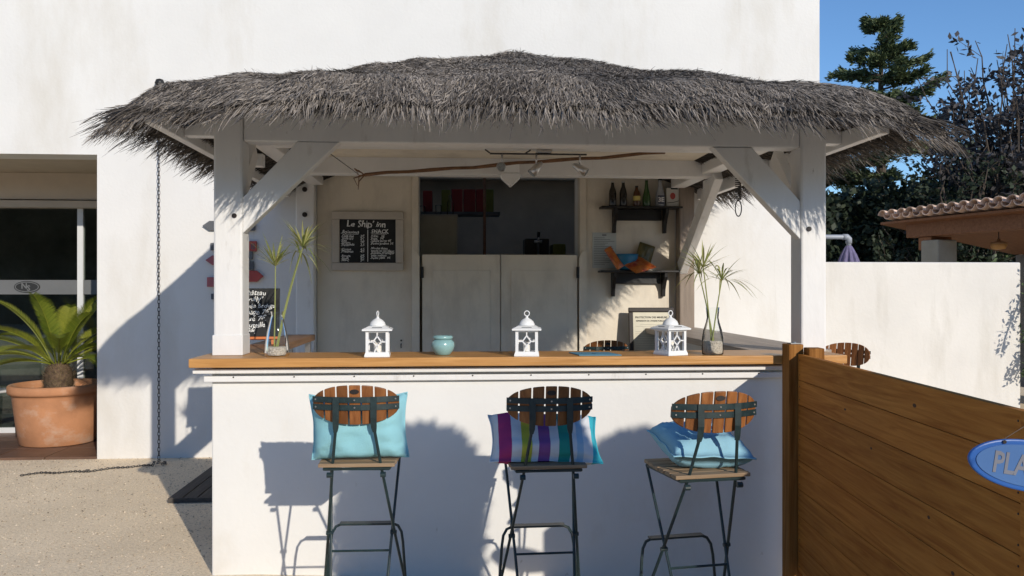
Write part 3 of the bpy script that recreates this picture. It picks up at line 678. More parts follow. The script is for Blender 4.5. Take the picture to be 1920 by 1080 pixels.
bag('snack_bag', SNACK, .24, .30, .06, Matrix.Translation((1.47, 2.90, 1.685)) @ Euler((R(-62), R(-14), R(25))).to_matrix().to_4x4() @ Matrix.Translation((0, 0, -.15)), 'red and orange foil snack bag lying across the lower shelf').location = (-.10, .0, .04)
bag('snack_bag', SNACK, .07, .22, .03, Matrix.Translation((1.165, 2.87, 1.69)) @ Euler((R(-15), R(-32), 0)).to_matrix().to_4x4(), 'narrow orange foil snack bag leaning left of the blue bowl').location = (.06, -.01, -.01)
bag('snack_bag', SNACKG, .15, .19, .05, Matrix.Translation((1.44, 2.96, 1.72)) @ Euler((R(-8), R(18), 0)).to_matrix().to_4x4(), 'dark green foil snack bag standing behind the blue bowl')
nc = thing('notice_sheet', 'pale laminated notice sheet pinned beside the lower shelf', 'notice', (1.105, 3.02, 1.67)); nc['wspace'] = 1
t = MB(); t.box((.996, 3.018, 1.682), (1.215, 3.0225, 2.005)); wobj('sheet', t, PAPER2, nc)
t = MB(); t.box((1.085, 3.0165, 1.975), (1.125, 3.0178, 1.99))
for k in range(16):
    z = 1.955 - k * .016; t.box((1.01, 3.0168, z), (1.02 + .18 * (.5 + .5 * math.sin(k * 2.3) ** 2), 3.0178, z + .005))
wobj('print_lines', t, M('faded_print', (.18, .20, .20)), nc)

cbn = MB(); cbn.box((1.22, 2.72, 0), (1.74, 3.02, .86)); tag(obj('low_cabinet', cbn, BEAMW, bevel=.008), 'low brown cabinet against the rear wall under the framed notice', 'cabinet')
fn = thing('framed_notice', 'dark framed notice on protection of minors leaning at the rear wall', 'framed notice', (1.50, 2.80, .861)); fn.rotation_euler = (R(-9), 0, R(-4))
W2, H2 = .205, .47
for a, b in (((-W2, 0), (W2, .04)), ((-W2, H2 - .04), (W2, H2))):
    t = MB(); t.box((a[0], 0, a[1]), (b[0], .03, b[1])); obj('frame_rail', t, DARKFRAME, fn, bevel=.006)
for a, b in (((-W2, .04), (-W2 + .04, H2 - .04)), ((W2 - .04, .04), (W2, H2 - .04))):
    t = MB(); t.box((a[0], 0, a[1]), (b[0], .03, b[1])); obj('frame_stile', t, DARKFRAME, fn, bevel=.006)
t = MB(); t.box((-W2 + .04, .016, .04), (W2 - .04, .024, H2 - .04)); obj('notice_paper', t, PAPER, fn)
text('PROTECTION DES MINEURS', .023, INK, fn, facing(0, .0152, .375), 'CENTER', bold=.0005)
text("REPRESSION DE L'IVRESSE PUBLIQUE", .017, INK, fn, facing(0, .0152, .345), 'CENTER', bold=.0004)
t = MB()
for k in range(17):
    z = .315 - k * .0155; a = .10 + .045 * math.sin(k * 1.9); t.box((-a if k < 4 else -.145, .0148, z), (a if k < 4 else .05 + a * .6, .0158, z + .0035))
obj('print_lines', t, M('faint_print', (.42, .39, .32)), fn)

# signs on the wall behind the left post
sg = thing('arrow_signs', 'stack of faded painted arrow signs on the wall behind the left post', 'signs', (-2.2, WY - .03, 1.3)); sg['wspace'] = 1
t = MB(); t.box((-2.225, WY - .012, 1.28), (-2.185, WY - .001, 2.15)); wobj('signpost_batten', t, GREYP, sg)
def arrow(xa, xb, z, h, m, left):
    p = [(xa, z), (xa + .06, z - h / 2), (xb, z - h / 2), (xb, z + h / 2), (xa + .06, z + h / 2)] if left else [(xb, z), (xb - .06, z + h / 2), (xa, z + h / 2), (xa, z - h / 2), (xb - .06, z - h / 2)]
    t = MB(); t.prism(p, .016, Matrix.Translation((0, WY - .030, 0))); return wobj('arrow_board', t, m, sg, bevel=.003)
arrow(-2.475, -2.02, 2.05, .085, GREYP, True); arrow(-2.45, -2.08, 1.745, .085, PINKP, True); arrow(-2.34, -1.945, 1.605, .10, REDP, False)
for (xa, xb, z, h, m) in ((-2.405, -2.12, 1.865, .065, GREYP), (-2.435, -2.25, 1.553, .085, PINKP), (-2.40, -2.15, 1.425, .05, GREYP), (-2.25, -2.005, 1.87, .09, REDP), (-2.2, -2.04, 1.79, .07, FROST), (-2.2, -2.03, 1.70, .075, GREYP)):
    t = MB(); t.box((xa, WY - .032, z - h / 2), (xb, WY - .014, z + h / 2)); wobj('sign_plate', t, m, sg, bevel=.003)
text('8', .075, FROST, sg, facing(-2.055, WY - .0335, 1.843)); text('ES', .06, FROST, sg, facing(-2.12, WY - .0335, 1.68)); text('B', .05, FROST, sg, facing(-2.395, WY - .0335, 1.847))

# hanging chain ----------------------------------------------------
ch = MB(); cx, cy = -2.835, WY - .065
z = 3.25; k = 0
while z > .02:
    n = 10; a = k % 2
    pts = [((cx + .010 * math.sin(q)) if a else cx, cy if a else cy + .010 * math.sin(q), z + .023 * math.cos(q)) for q in np.linspace(0, 2 * math.pi, n, endpoint=False)]
    ch.tube(pts, .0032, 4, closed=True); z -= .034; k += 1
cho = tag(obj('hanging_chain', ch, CHAINM, smooth=True), 'long metal chain hanging from the gutter outlet beside the wall', 'chain')
t = MB(); t.tube([(cx, cy, 3.26), (cx, cy, 3.30)], .004); obj('chain_hook', t, CHAINM, cho)
ch = MB(); path = []
for k in range(52):
    u = k / 51; path.append((-2.78 - .92 * u + .0, 2.70 - .30 * u + .03 * math.sin(u * 9) + .02 * math.sin(u * 23), .009))
for k in range(14): path.append((-2.72 - .1 * math.cos(k * .9) * .7 - .02, 2.73 + .045 * math.sin(k * 1.1), .012 + .002 * k))
for k in range(len(path) - 1):
    p = Vector(path[k]); q = Vector(path[k + 1]); d = (q - p).normalized(); nn = d.cross(Vector((0, 0, 1))) if k % 2 else Vector((0, 0, 1)); c = (p + q) / 2
    c.z = max(c.z, .010)
    ch.tube([c + d * .014 * math.cos(a) + nn * .007 * math.sin(a) for a in np.linspace(0, 6.283, 8, endpoint=False)], .0035, 4, closed=True)
tag(obj('ground_chain', ch, CHAINM, smooth=True), 'dark chain lying across the gravel at the wall foot', 'chain')
t = MB(); t.lathe([(.001, -.04), (.03, -.03), (.042, 0), (.03, .03), (.001, .04)], 20); o = obj('gutter_outlet', t, BLACK, smooth=True); o.location = Vector((-2.84, WY - .03, 3.30))  # gutter outlet that the hanging chain drops from
tag(o, 'small round black gutter outlet on the white wall above the thatch', 'lamp')

# decking ----------------------------------------------------------
dk = thing('decking', 'dark slatted duckboard lying at the left side of the bar', 'decking', (-2.0, 1.5, 0)); dk['wspace'] = 1
for k in range(7):
    xa = -2.25 + k * .1; t = MB(); t.box((xa, 1.5, .012), (xa + .092, 2.75, .034)); wobj('plank', t, DECK, dk, bevel=.003)
t = MB(); t.box((-2.25, 1.485, .003), (-1.55, 1.4995, .034)); wobj('edge_board', t, DECK, dk)
for yy in (1.55, 2.1, 2.65):
    t = MB(); t.box((-2.25, yy, .001), (-1.55, yy + .05, .0115)); wobj('batten', t, DECK, dk)

# ------------------------------------------------------------------ bar stools
def make_stool():
    r = thing('bar_stool', '', 'stool')
    half, hh, zc = .182, .083, 1.018
    def by(x, z): return -.20 + 1.5 * x * x - .16 * (z - zc)
    for k in range(7):
        xc = (k - 3) * .0518; xa, xb = xc - .0228, xc + .0228
        up = []; dn = []
        for x in np.linspace(xa, xb, 5).tolist():
            e = hh * max(0.0, 1 - min(1, abs(x) / half) ** 2.3) ** (1 / 2.1); e = max(e, .012)
            up.append((x, zc + e)); dn.append((x, zc - e))
        poly = dn + up[::-1]; n = len(poly)
        v = [(x, by(x, z) + .006, z) for x, z in poly] + [(x, by(x, z) - .006, z) for x, z in poly]
        t = MB(); t.add(v, [tuple(range(n)), tuple(range(2 * n - 1, n - 1, -1))] + [(i, i + n, (i + 1) % n + n, (i + 1) % n) for i in range(n)])
        obj('back_slat', t, TEAK, r, bevel=.003)
    for z in (1.040, 1.008):
        v = []; f = []; N = 14
        for i in range(N + 1):
            x = -.179 + .358 * i / N
            for dy, dz in ((-.007, -.0115), (-.012, -.0115), (-.012, .0115), (-.007, .0115)): v.append((x, by(x, z) + dy, z + dz))
        for i in range(N):
            for q in range(4): f.append((i * 4 + q, i * 4 + (q + 1) % 4, i * 4 + 4 + (q + 1) % 4, i * 4 + 4 + q))
        f += [(0, 1, 2, 3), (N * 4 + 3, N * 4 + 2, N * 4 + 1, N * 4)]
        t = MB(); t.add(v, f); rl = obj('back_rail', t, TEALM, r)
        for x in (-.165, 0, .165):
            t = MB(); t.tube([(x, by(x, z) - .012, z), (x, by(x, z) - .0145, z)], .0035, 8); obj('rivet', t, STEEL, rl)
    obj('maker_plate', elldisc(0, zc + .056, .019, .010, by(0, zc + .056) - .0082, .002), DARKFRAME, r)
    for s in (-1, 1):
        t = MB(); x = .077 * s; y0 = by(x, zc) - .018
        v = []
        for (z, hw, yy, xo) in ((1.052, .013, y0, 0), (.965, .013, y0, 0), (.925, .0115, y0 + .006, .001), (.905, .0075, y0 + .010, .003)):
            for (a, b) in ((-1, 0), (1, 0), (1, .005 if z > .92 else .012), (-1, .005 if z > .92 else .012)): v.append((x + xo * s + a * hw, yy + b, z))
        f = [(0, 1, 2, 3), (15, 14, 13, 12)] + [(i * 4 + q, i * 4 + (q + 1) % 4, i * 4 + 4 + (q + 1) % 4, i * 4 + 4 + q) for i in range(3) for q in range(4)]
        t.add(v, f)
        t.tube([(x + .003 * s, y0 + .015, .91), (.10 * s, -.145, .76), (.152 * s, .04, .37), (.205 * s, .22, .0)], .0064, 8)
        obj('leg', t, TEALM, r)
        t = MB(); t.tube([(.155 * s, .16, .745), (.128 * s, -.015, .37), (.105 * s, -.185, 0)], .0062, 8); obj('leg', t, TEALM, r)
        t = MB(); t.tube([(.10 * s, -.155, .72), (.122 * s, -.155, .72)], .011, 10); obj('pivot_knob', t, TEALM, r)
        t = MB(); c = Vector((.139 * s, .012, .43)); t.tube([c - Vector((.014, 0, 0)), c + Vector((.014, 0, 0))], .009, 10); obj('pivot_bolt', t, TEALM, r)
    for k in range(6):
        ya = -.155 + k * .056; wd = .168 - .003 * abs(k - 3)
        t = MB(); t.box((-wd, ya, .751), (wd, ya + .051, .767)); obj('seat_slat', t, SEATW, r, bevel=.003)
    t = MB(); t.tube([(-.135, -.145, .743), (.135, -.145, .743), (.155, .16, .743), (-.155, .16, .743)], .0075, 6, closed=True); obj('seat_frame', t, TEALM, r)
    t = MB(); t.box((-.125, .185, .412), (.125, .23, .419)); fr_ = obj('footrest', t, TEALM, r, bevel=.002)
    t = MB(); t.tube([(-.185, .18, .06), (-.165, .195, .33), (-.158, .2, .375), (-.142, .205, .402), (-.12, .207, .411), (.12, .207, .411), (.142, .205, .402), (.158, .2, .375), (.165, .195, .33), (.185, .18, .06)], .0065, 6); obj('footrest_hoop', t, TEALM, fr_)
    t = MB(); t.tube([(-.127, -.02, .36), (.127, -.02, .36)], .0055, 6); obj('cross_bar', t, TEALM, r)
    t = MB(); t.tube([(-.178, .13, .18), (.178, .13, .18)], .0055, 6); obj('cross_bar', t, TEALM, r)
    return r
st1 = make_stool()
def place(o, x, y, rz, label):
    o.location = (x, y, 0); o.rotation_euler = (0, 0, R(rz)); o['label'] = label; o['group'] = 'slatted bar stools'; return o
spots = [(-.662, -.762, -1, 'slat-backed bar stool holding the upright turquoise cushion at the counter'),
         (.130, -.853, 2, 'slat-backed bar stool holding the striped cushion at the counter'),
         (.74, -1.06, 8, 'slat-backed bar stool with a pale blue cushion next to the plank fence'),
         (2.45, 1.28, 131, 'slat-backed stool beyond the plank fence against the garden wall'),
         (.90, 2.03, 3, 'dark slatted stool back inside the bar near the framed notice')]
stools = [st1] + [copy_tree(st1) for _ in spots[1:]]
for o, s_ in zip(stools, spots): place(o, *s_)
for o in stools[:3]: o.location.z = gz(o.location.x)

def cushion(name, mat, w_, h, d, label, loc, rot, seed, sag=0, corner=.0):
    n = 26; V = []; F = []
    for side in (1, -1):
        for i in range(n + 1):
            for j in range(n + 1):
                u = i / n * 2 - 1; v = j / n * 2 - 1
                th = (max(0, 1 - u ** 4) * max(0, 1 - v ** 4)) ** .55
                pin = 1 - .075 * (1 - abs(v) ** 2) * abs(u) ** 3 ; pin2 = 1 - .09 * (1 - abs(u) ** 2) * abs(v) ** 3
                x = u * w_ / 2 * pin; z_ = v * h / 2 * pin2
                wr = mnoise.noise(Vector((u * 2.2 + seed, v * 2.2, side * 3))) * .22 * th + mnoise.noise(Vector((u * 7 + seed, v * 5, side * 5))) * .17 * (abs(u * v) + .25) * (1 - u ** 8) * (1 - v ** 8)
                edge = .035 * math.sin(9 * math.atan2(v, u)) * (max(abs(u), abs(v)) ** 6)
                y_ = side * d / 2 * (th + wr) + edge * d * .6 + sag * (u * u) * .03
                V.append((x, y_, z_ - sag * .04 * (1 - u * u) * (v > 0) * v))
    for side in range(2):
        k = side * (n + 1) ** 2
        for i in range(n):
            for j in range(n):
                a = k + i * (n + 1) + j; F.append((a, a + n + 1, a + n + 2, a + 1))
    # close the rim
    rim = [(i, 0) for i in range(n)] + [(n, j) for j in range(n)] + [(i, n) for i in range(n, 0, -1)] + [(0, j) for j in range(n, 0, -1)]
    K = (n + 1) ** 2
    for a, b in zip(rim, rim[1:] + rim[:1]):
        i0 = a[0] * (n + 1) + a[1]; i1 = b[0] * (n + 1) + b[1]; F.append((i0, i1, i1 + K, i0 + K))
    t = MB(); t.add(V, F); o = obj(name, t, mat, smooth=True); o.location = (loc[0], loc[1], loc[2] + gz(loc[0])); o.rotation_euler = [R(a) for a in rot]
    pp = []
    for a in rim: 
        p0 = Vector(V[a[0] * (n + 1) + a[1]]); p1 = Vector(V[a[0] * (n + 1) + a[1] + K]); pp.append((p0 + p1) / 2)
    t = MB(); t.tube(pp, .0035, 6, closed=True); obj('piping', t, mat, o, smooth=True)
    return tag(o, label, 'cushion')
cushion('cushion', TURQ, .415, .285, .17, 'plain turquoise cushion standing upright on the left bar stool', (-.662, -.838, .908), (8, -1.0, -1), 1.3, sag=.3)
cushion('cushion', STRIPE, .48, .245, .15, 'striped cushion in magenta, yellow, purple, green and blue on the middle stool', (.130, -.865, .850), (-46, 2.0, 2), 4.1)
cushion('cushion', SKYBL, .355, .30, .14, 'pale blue cushion lying on the bar stool next to the fence', (.765, -1.02, .848), (-79, 4, 8), 7.7)

# ------------------------------------------------------------------ things on the counter
def make_lantern():
    r = thing('lantern', '', 'lantern')
    t = MB(); t.add([(-.065, -.065, 0), (.065, -.065, 0), (.065, .065, 0), (-.065, .065, 0), (-.065, -.065, .008), (.065, -.065, .008), (.065, .065, .008), (-.065, .065, .008),
                     (-.06, -.06, .024), (.06, -.06, .024), (.06, .06, .024), (-.06, .06, .024)],
                    [(3, 2, 1, 0), (0, 1, 5, 4), (1, 2, 6, 5), (2, 3, 7, 6), (3, 0, 4, 7), (4, 5, 9, 8), (5, 6, 10, 9), (6, 7, 11, 10), (7, 4, 8, 11), (8, 9, 10, 11)]); obj('base', t, LANT, r)
    for sx in (-1, 1):
        for sy in (-1, 1):
            t = MB(); t.box((sx * .0515 - .0075, sy * .0515 - .0075, .0241), (sx * .0515 + .0075, sy * .0515 + .0075, .128)); obj('corner_post', t, LANT, r)
    t = MB(); t.box((-.0605, -.0605, .1281), (.0605, .0605, .136)); obj('top_frame', t, LANT, r)
    for q in range(4):
        m = Matrix.Rotation(q * math.pi / 2, 4, 'Z'); t = MB()
        def b_(a, b): 
            A = m @ Vector((a[0], -.052, a[1])); B = m @ Vector((b[0], -.052, b[1])); t.bar(A, B, .006, .006, up=tuple(m @ Vector((0, 1, 0))))
        b_((0, .128), (0, .108)); b_((0, .108), (.022, .078)); b_((0, .108), (-.022, .078)); b_((-.044, .078), (-.022, .078)); b_((.022, .078), (.044, .078))
        b_((-.022, .078), (0, .055)); b_((.022, .078), (0, .055)); b_((0, .055), (-.014, .0245)); b_((0, .055), (.014, .0245))
        obj('lattice', t, LANT, r, fix=False)
    t = MB(); a, b, c = .077, .077, .044
    t.add([(-a, -a, .1362), (a, -a, .1362), (a, a, .1362), (-a, a, .1362), (-a, -a, .144), (a, -a, .144), (a, a, .144), (-a, a, .144), (-c, -c, .160), (c, -c, .160), (c, c, .160), (-c, c, .160)],
          [(3, 2, 1, 0), (0, 1, 5, 4), (1, 2, 6, 5), (2, 3, 7, 6), (3, 0, 4, 7), (4, 5, 9, 8), (5, 6, 10, 9), (6, 7, 11, 10), (7, 4, 8, 11), (8, 9, 10, 11)]); rf = obj('roof', t, LANT, r)
    t = MB(); t.lathe([(.043, .1602), (.042, .166), (.036, .180), (.024, .192), (.012, .198), (.007, .203), (.007, .208), (.002, .211)], 20); obj('dome', t, LANT, rf, smooth=True)
    t = MB()
    for q in range(4):
        m = Matrix.Rotation(q * math.pi / 2, 4, 'Z'); t.box((-.026, -.0622, .1515), (.026, -.0612, .1545), m)
    obj('vent_slot', t, INK, rf)
    t = MB(); t.tube([(.0135 * math.sin(x), 0, .2235 - .0135 * math.cos(x)) for x in np.linspace(0, 6.283, 18, endpoint=False)], .0028, 6, closed=True); obj('ring', t, LANT, r, smooth=True)
    t = MB(); t.lathe([(.02, .0242), (.02, .07), (.017, .0715)], 16); cn = obj('candle', t, WAX, r, smooth=False)
    t = MB(); t.tube([(0, 0, .0716), (.001, 0, .082)], .001, 5); obj('wick', t, INK, cn)
    return r
l1 = make_lantern(); l2 = copy_tree(l1); l3 = copy_tree(l1)
for o, x, y, a, ring, lb in ((l1, -.660, -.015, 2, 75, 'white metal lantern on the counter left of the aqua pot, its ring edge-on'), (l2, .128, -.03, -6, 0, 'white metal lantern in the middle of the wooden counter'),
                       (l3, .905, -.03, 24, 0, 'white metal lantern in front of the framed notice')):
    o.location = (x, y, CT + .001); o.rotation_euler = (0, 0, R(a)); o['label'] = lb; o['group'] = 'white lanterns on the counter'
for c in bpy.data.objects:
    if c.parent == l1 and c.name.startswith('ring'): c.rotation_euler = (0, 0, R(72))
ap = thing('ceramic_pot', 'round aqua glazed pot with a lid on the counter', 'pot', (-.318, .04, CT + .001))
t = MB(); t.lathe([(.034, 0), (.04, .004), (.055, .025), (.0625, .048), (.060, .068), (.050, .080), (.044, .083)], 32); obj('body', t, AQUA, ap, smooth=True)
t = MB(); t.lathe([(.046, .0835), (.051, .087), (.053, .094), (.051, .101), (.047, .104), (.036, .103), (.028, .098)], 32); obj('lid', t, AQUA, ap, smooth=True)
bm_ = thing('blue_mat', 'flat blue folder lying on the counter right of the middle lantern', 'folder', (.50, .03, CT + .001))
t = MB(); t.add([(-.095, -.09, 0), (.13, -.10, 0), (.095, .09, 0), (-.125, .10, 0), (-.095, -.09, .004), (.13, -.10, .004), (.095, .09, .004), (-.125, .10, .004)], [(3, 2, 1, 0), (4, 5, 6, 7), (0, 1, 5, 4), (1, 2, 6, 5), (2, 3, 7, 6), (3, 0, 4, 7)]); obj('cover', t, MATBL, bm_)
t = MB(); t.lathe([(.012, .0042), (.012, .005)], 12); obj('print_mark', t, M('navy_print', (.02, .08, .14)), bm_)

def papyrus_vase(x, y, label, umbels, seed, flare, tall):
    rg = np.random.default_rng(seed)
    r = thing('vase', label, 'vase', (x, y, CT + .001))
    t = MB()
    if tall: prof = [(.050, 0), (.056, .004), (.058, .03), (.057, .09), (.050, .13), (.036, .175), (.031, .20), (.034, .235), (.036, .255)]
    else: prof = [(.058, 0), (.064, .004), (.064, .02), (.060, .07), (.050, .13), (.036, .19), (.029, .215), (.034, .235)]
    t.lathe(prof, 32, cap=False); obj('glass_body', t, GLASS, r, smooth=True)
    hgt = .075 if tall else .05
    V = []; F = []; tn = []
    mb_ = MB(); mb_.lathe([(.050, .006), (.053, .012), (.052, hgt - .008), (.045, hgt)], 24)
    pb = obj('pebble_fill', mb_, M('pale_grit%d' % seed, (.50, .44, .37), rough=.95, var=.35, scale=120, bump=1, bscale=120), r); 
    for k, (ux, uy, uz, nl, ln, droop) in enumerate(umbels):
        t = MB(); b0 = Vector((rg.uniform(-.015, .015), rg.uniform(-.015, .015), .03)); e = Vector((ux, uy, uz))
        mid = b0.lerp(e, .5) + Vector((-(ux) * .12, 0, 0)); 
        pts = [((1 - q) ** 2) * b0 + 2 * q * (1 - q) * mid + q * q * e for q in np.linspace(0, 1, 9).tolist()]
        V = []; F = []; tn = []
        mt = MB(); mt.tube(pts, [.0042 - .0014 * q for q in np.linspace(0, 1, 9)], 6); V = [Vector(p) for p in mt.v]; F = list(mt.f); tn = [.45] * len(V)
        dirn = (pts[-1] - pts[-2]).normalized()
        for j in range(nl):
            az = 2 * math.pi * (j + rg.uniform(-.3, .3)) / nl; el = rg.uniform(-.15, 1.25); L_ = ln * rg.uniform(.8, 1.35)
            d = Vector((math.cos(az) * math.cos(el), math.sin(az) * math.cos(el), math.sin(el))); d = (d + dirn * .25).normalized()
            dr = droop * rg.uniform(.5, 1.5); sd = d.cross(Vector((0, 0, 1))).normalized(); w0 = rg.uniform(.009, .014)
            kk = len(V); tt = rg.uniform(0, 1); S_ = 6
            for i in range(S_ + 1):
                q = i / S_; p = e + d * L_ * q + Vector((0, 0, -1)) * dr * L_ * q * q
                ww = w0 * (.25 + 1.5 * q if q < .4 else .85 * (1 - q) / .6 + .05) * .5
                V += [p - sd * ww + Vector((0, 0, .15 * ww)), p + sd * ww + Vector((0, 0, .15 * ww))]; tn += [tt, tt]
            for i in range(S_): F.append((kk + 2 * i, kk + 2 * i + 1, kk + 2 * i + 3, kk + 2 * i + 2))
        o = toned('papyrus_stem', [tuple(p) for p in V], F, tn, PAPYRUS, r)
    return r
papyrus_vase(-1.192, .03, 'clear glass carafe with papyrus stems and pale grit beside the left post',
             [(-.012, .02, .475, 30, .18, .15), (.135, 0, .575, 44, .205, .3), (.115, .03, .545, 18, .18, .7)], 3, 0, False)
papyrus_vase(1.135, -.035, 'clear glass carafe with papyrus stems and pink grit near the fence end of the counter',
             [(-.065, .03, .435, 32, .22, .5), (-.055, -.01, .47, 24, .18, .15), (.05, 0, .40, 34, .24, .5)], 9, 0, True)

# slate easel on the left counter
sb = thing('easel_slate', 'black chalk price slate on an orange stand beside the left post', 'slate', (-1.485, .92, CT + .001)); sb.rotation_euler = (R(-7), 0, R(6)); sb.scale = (.86, .86, .9)
t = MB(); t.box((-.155, 0, .055), (.135, .012, .40)); obj('slate_panel', t, SLATE, sb, bevel=.003)
t = MB(); t.box((-.15, -.035, .036), (.13, .05, .054)); obj('ledge', t, ORANGE, sb, bevel=.003)
for x in (-.10, .08):
    t = MB(); t.box((x, -.02, 0), (x + .02, .03, .0355)); obj('foot', t, ORANGE, sb)
for k, s_ in enumerate(('Château', '"Fruily"', 'cuvée Bodega', 'rouge 7€', 'rosé 7€', 'bouteille', '30€')):
    text(s_, (.05, .05, .042, .052, .052, .048, .058)[k], CHALK, sb, facing(-.135 + .0 * k, -.0008, .352 - k * .046) , bold=.0004, shear=.2, ext=.0004, wob=.16)

# ------------------------------------------------------------------ plank fence and surfboard sign
ang = math.atan2(-2.07, -.21)
fe = thing('plank_fence', 'brown horizontal plank fence running from the bar towards the viewer', 'fence', (1.545, -.217, 0), ang)
zz = 1.155; k = 0; Lf = 2.0
hs_ = [.135, .128, .148, .14, .15, .138, .15, .14]
for h in hs_:
    t = MB(); t.box((.0, -.014, max(-.05, zz - h + .002)), (Lf, .014, zz)); obj('plank', t, FENCEW, fe, bevel=.002)
    for xs_ in (.03, Lf - .04):
        for dz_ in (.03, h - .03):
            t = MB(); t.tube([(xs_, -.0138, zz - dz_), (xs_, -.0155, zz - dz_)], .0035, 8); obj('screw', t, DARKFRAME, fe)
    kx = random.uniform(.2, 1.8); kz = zz - random.uniform(.03, h - .03)
    obj('knot', elldisc(kx, kz, random.uniform(.008, .014), random.uniform(.005, .008), -.0146, .001, 14), KNOT, fe)
    zz -= h
t = MB(); t.box((0, -.019, 1.1565), (Lf + .11, .019, 1.170)); 
t = MB(); t.box((Lf + .002, -.035, 0), (Lf + .10, .035, 1.16)); obj('end_post', t, FENCEW, fe, bevel=.005)
t = MB(); t.box((-.02, .02, 0), (.07, .1, 1.19)); obj('back_post', t, FENCEP, fe, bevel=.005)
fp = thing('corner_post', 'dark wooden post with a metal cap joining fence and counter', 'post', (1.53, -.163, 0))
t = MB(); t.box((-.045, -.046, -.12), (.035, .046, 1.205)); obj('shaft', t, FENCEP, fp, bevel=.005)
t = MB(); t.box((-.025, -.025, 1.206), (.03, .025, 1.211)); t.tube([(0, 0, 1.211), (0, 0, 1.216)], .012); obj('cap_plate', t, STEEL, fp)

su = thing('surfboard_sign', 'blue oval surfboard-shaped sign lettered PLAGE on the fence end', 'sign', (1.222, -2.372, 1.043)); su.rotation_euler = (0, R(9), R(-3))
def surf(a, b, n=48, p=2.25):
    return [(a * math.copysign(abs(math.cos(t)) ** (2 / p) , math.cos(t)), b * math.copysign(abs(math.sin(t)) ** (2 / 1.9), math.sin(t))) for t in np.linspace(0, 2 * math.pi, n, endpoint=False)]
t = MB(); t.prism(surf(.172, .066), .012, Matrix.Translation((0, -.012, 0))); obj('board', t, SURF, su, bevel=.004)
t = MB(); t.prism(surf(.155, .053), .001, Matrix.Translation((0, -.0142, 0))); obj('pale_panel', t, SURF2, su)
text('PLAGE', .076, SIGNGREY, su, facing(-.112, -.0150, -.026) @ Matrix.Diagonal((.74, 1, 1, 1)), 'LEFT', bold=.0016)
t = MB(); t.tube([(-.09, -.0142, .052), (-.09, -.016, .052)], .005, 8); obj('screw', t, DARKFRAME, su)
t = MB(); t.tube([(-.09, .0, .052), (-.03, .005, .10)], .0008, 5); obj('string', t, DARKFRAME, su)

# ------------------------------------------------------------------ potted cycad in the recess
pt = thing('potted_cycad', 'potted sago palm in a big terracotta pot in the recess', 'potted plant', (-4.06, 3.80, .025))
t = MB(); t.lathe([(.325, 0), (.335, .008), (.362, .2), (.392, .45), (.398, .475), (.422, .48), (.43, .50), (.43, .545), (.418, .56), (.385, .56), (.375, .53), (.365, .45)], 48); obj('terracotta_pot', t, TERRA, pt, smooth=True, bevel=0)
t = MB(); t.lathe([(.01, .50), (.374, .49)], 32, cap=False); obj('soil', t, SOIL, pt)
t = MB(); prof = [(.115, .49), (.125, .56), (.125, .63), (.11, .70), (.07, .75), (.02, .77)]; t.lathe(prof, 24); tr = obj('trunk', t, CYCB, pt)
V = []; F = []
for k in range(420):
    a = random.uniform(0, 6.283); z = random.uniform(.50, .74); rr = np.interp(z, [p[1] for p in prof], [p[0] for p in prof]); c = Vector((rr * math.cos(a), rr * math.sin(a), z)); o_ = Vector((math.cos(a), math.sin(a), .9)).normalized()
    sd = Vector((-math.sin(a), math.cos(a), 0)); L_ = random.uniform(.03, .06); kk = len(V); V += [c - sd * .007, c + sd * .007, c + o_ * L_]; F.append((kk, kk + 1, kk + 2))
t = MB(); t.add(V, F); obj('leaf_scales', t, M('leaf_scale', (.30, .22, .13), rough=.9, var=.5, scale=30), tr, fix=False)['kind'] = 'stuff'
rg = np.random.default_rng(5)
nf = 22
for k in range(nf):
    az = k * 2.39996 + rg.uniform(-.15, .15); el0 = R(82 - 62 * ((k + .5) / nf) ** .9 + rg.uniform(-4, 4)); L_ = rg.uniform(.68, .85)
    h = Vector((math.cos(az), math.sin(az), 0)); p = Vector((.05 * math.cos(az), .05 * math.sin(az), .74)); N = 26; pts = [p.copy()]; el = el0
    for i in range(N):
        el -= R(1.9 + 2.2 * (i / N)) * (.55 if el0 > 1.1 else .8); p = p + (h * math.cos(el) + Vector((0, 0, math.sin(el)))) * (L_ / N); pts.append(p.copy())
    mt = MB(); mt.tube(pts, [.008 - .006 * i / N for i in range(N + 1)], 5); V = [Vector(v) for v in mt.v]; F = list(mt.f); tn = [.6] * len(V)
    sdv = Vector((-math.sin(az), math.cos(az), 0)); tone0 = rg.uniform(.1, .9)
    NL = 62
    for i in range(NL):
        q = .20 + .79 * i / (NL - 1); f_ = q * N; a = int(min(f_, N - 1)); c = pts[a].lerp(pts[a + 1], f_ - a); d = (pts[a + 1] - pts[a]).normalized(); up = sdv.cross(d).normalized()
        if up.z < 0: up = -up
        l2_ = .145 * (min(1, (q - .12) / .25)) * (1 if q < .75 else max(.28, 1 - (q - .75) * 2.6)) * rg.uniform(.9, 1.08)
        for s_ in (-1, 1):
            ld = (sdv * s_ * .80 + d * .62 + up * .34).normalized(); sw = d * .0046; kk = len(V); tip = c + ld * l2_ - Vector((0, 0, .10)) * l2_
            V += [c - sw, c + sw, c + ld * l2_ * .55 + sw * .9, c + ld * l2_ * .55 - sw * .9, tip]; F += [(kk, kk + 1, kk + 2, kk + 3), (kk + 3, kk + 2, kk + 4)]; tn += [min(1, max(0, tone0 + rg.uniform(-.2, .2)))] * 5
    toned('frond', [tuple(v) for v in V], F, tn, CYCLEAF, pt)

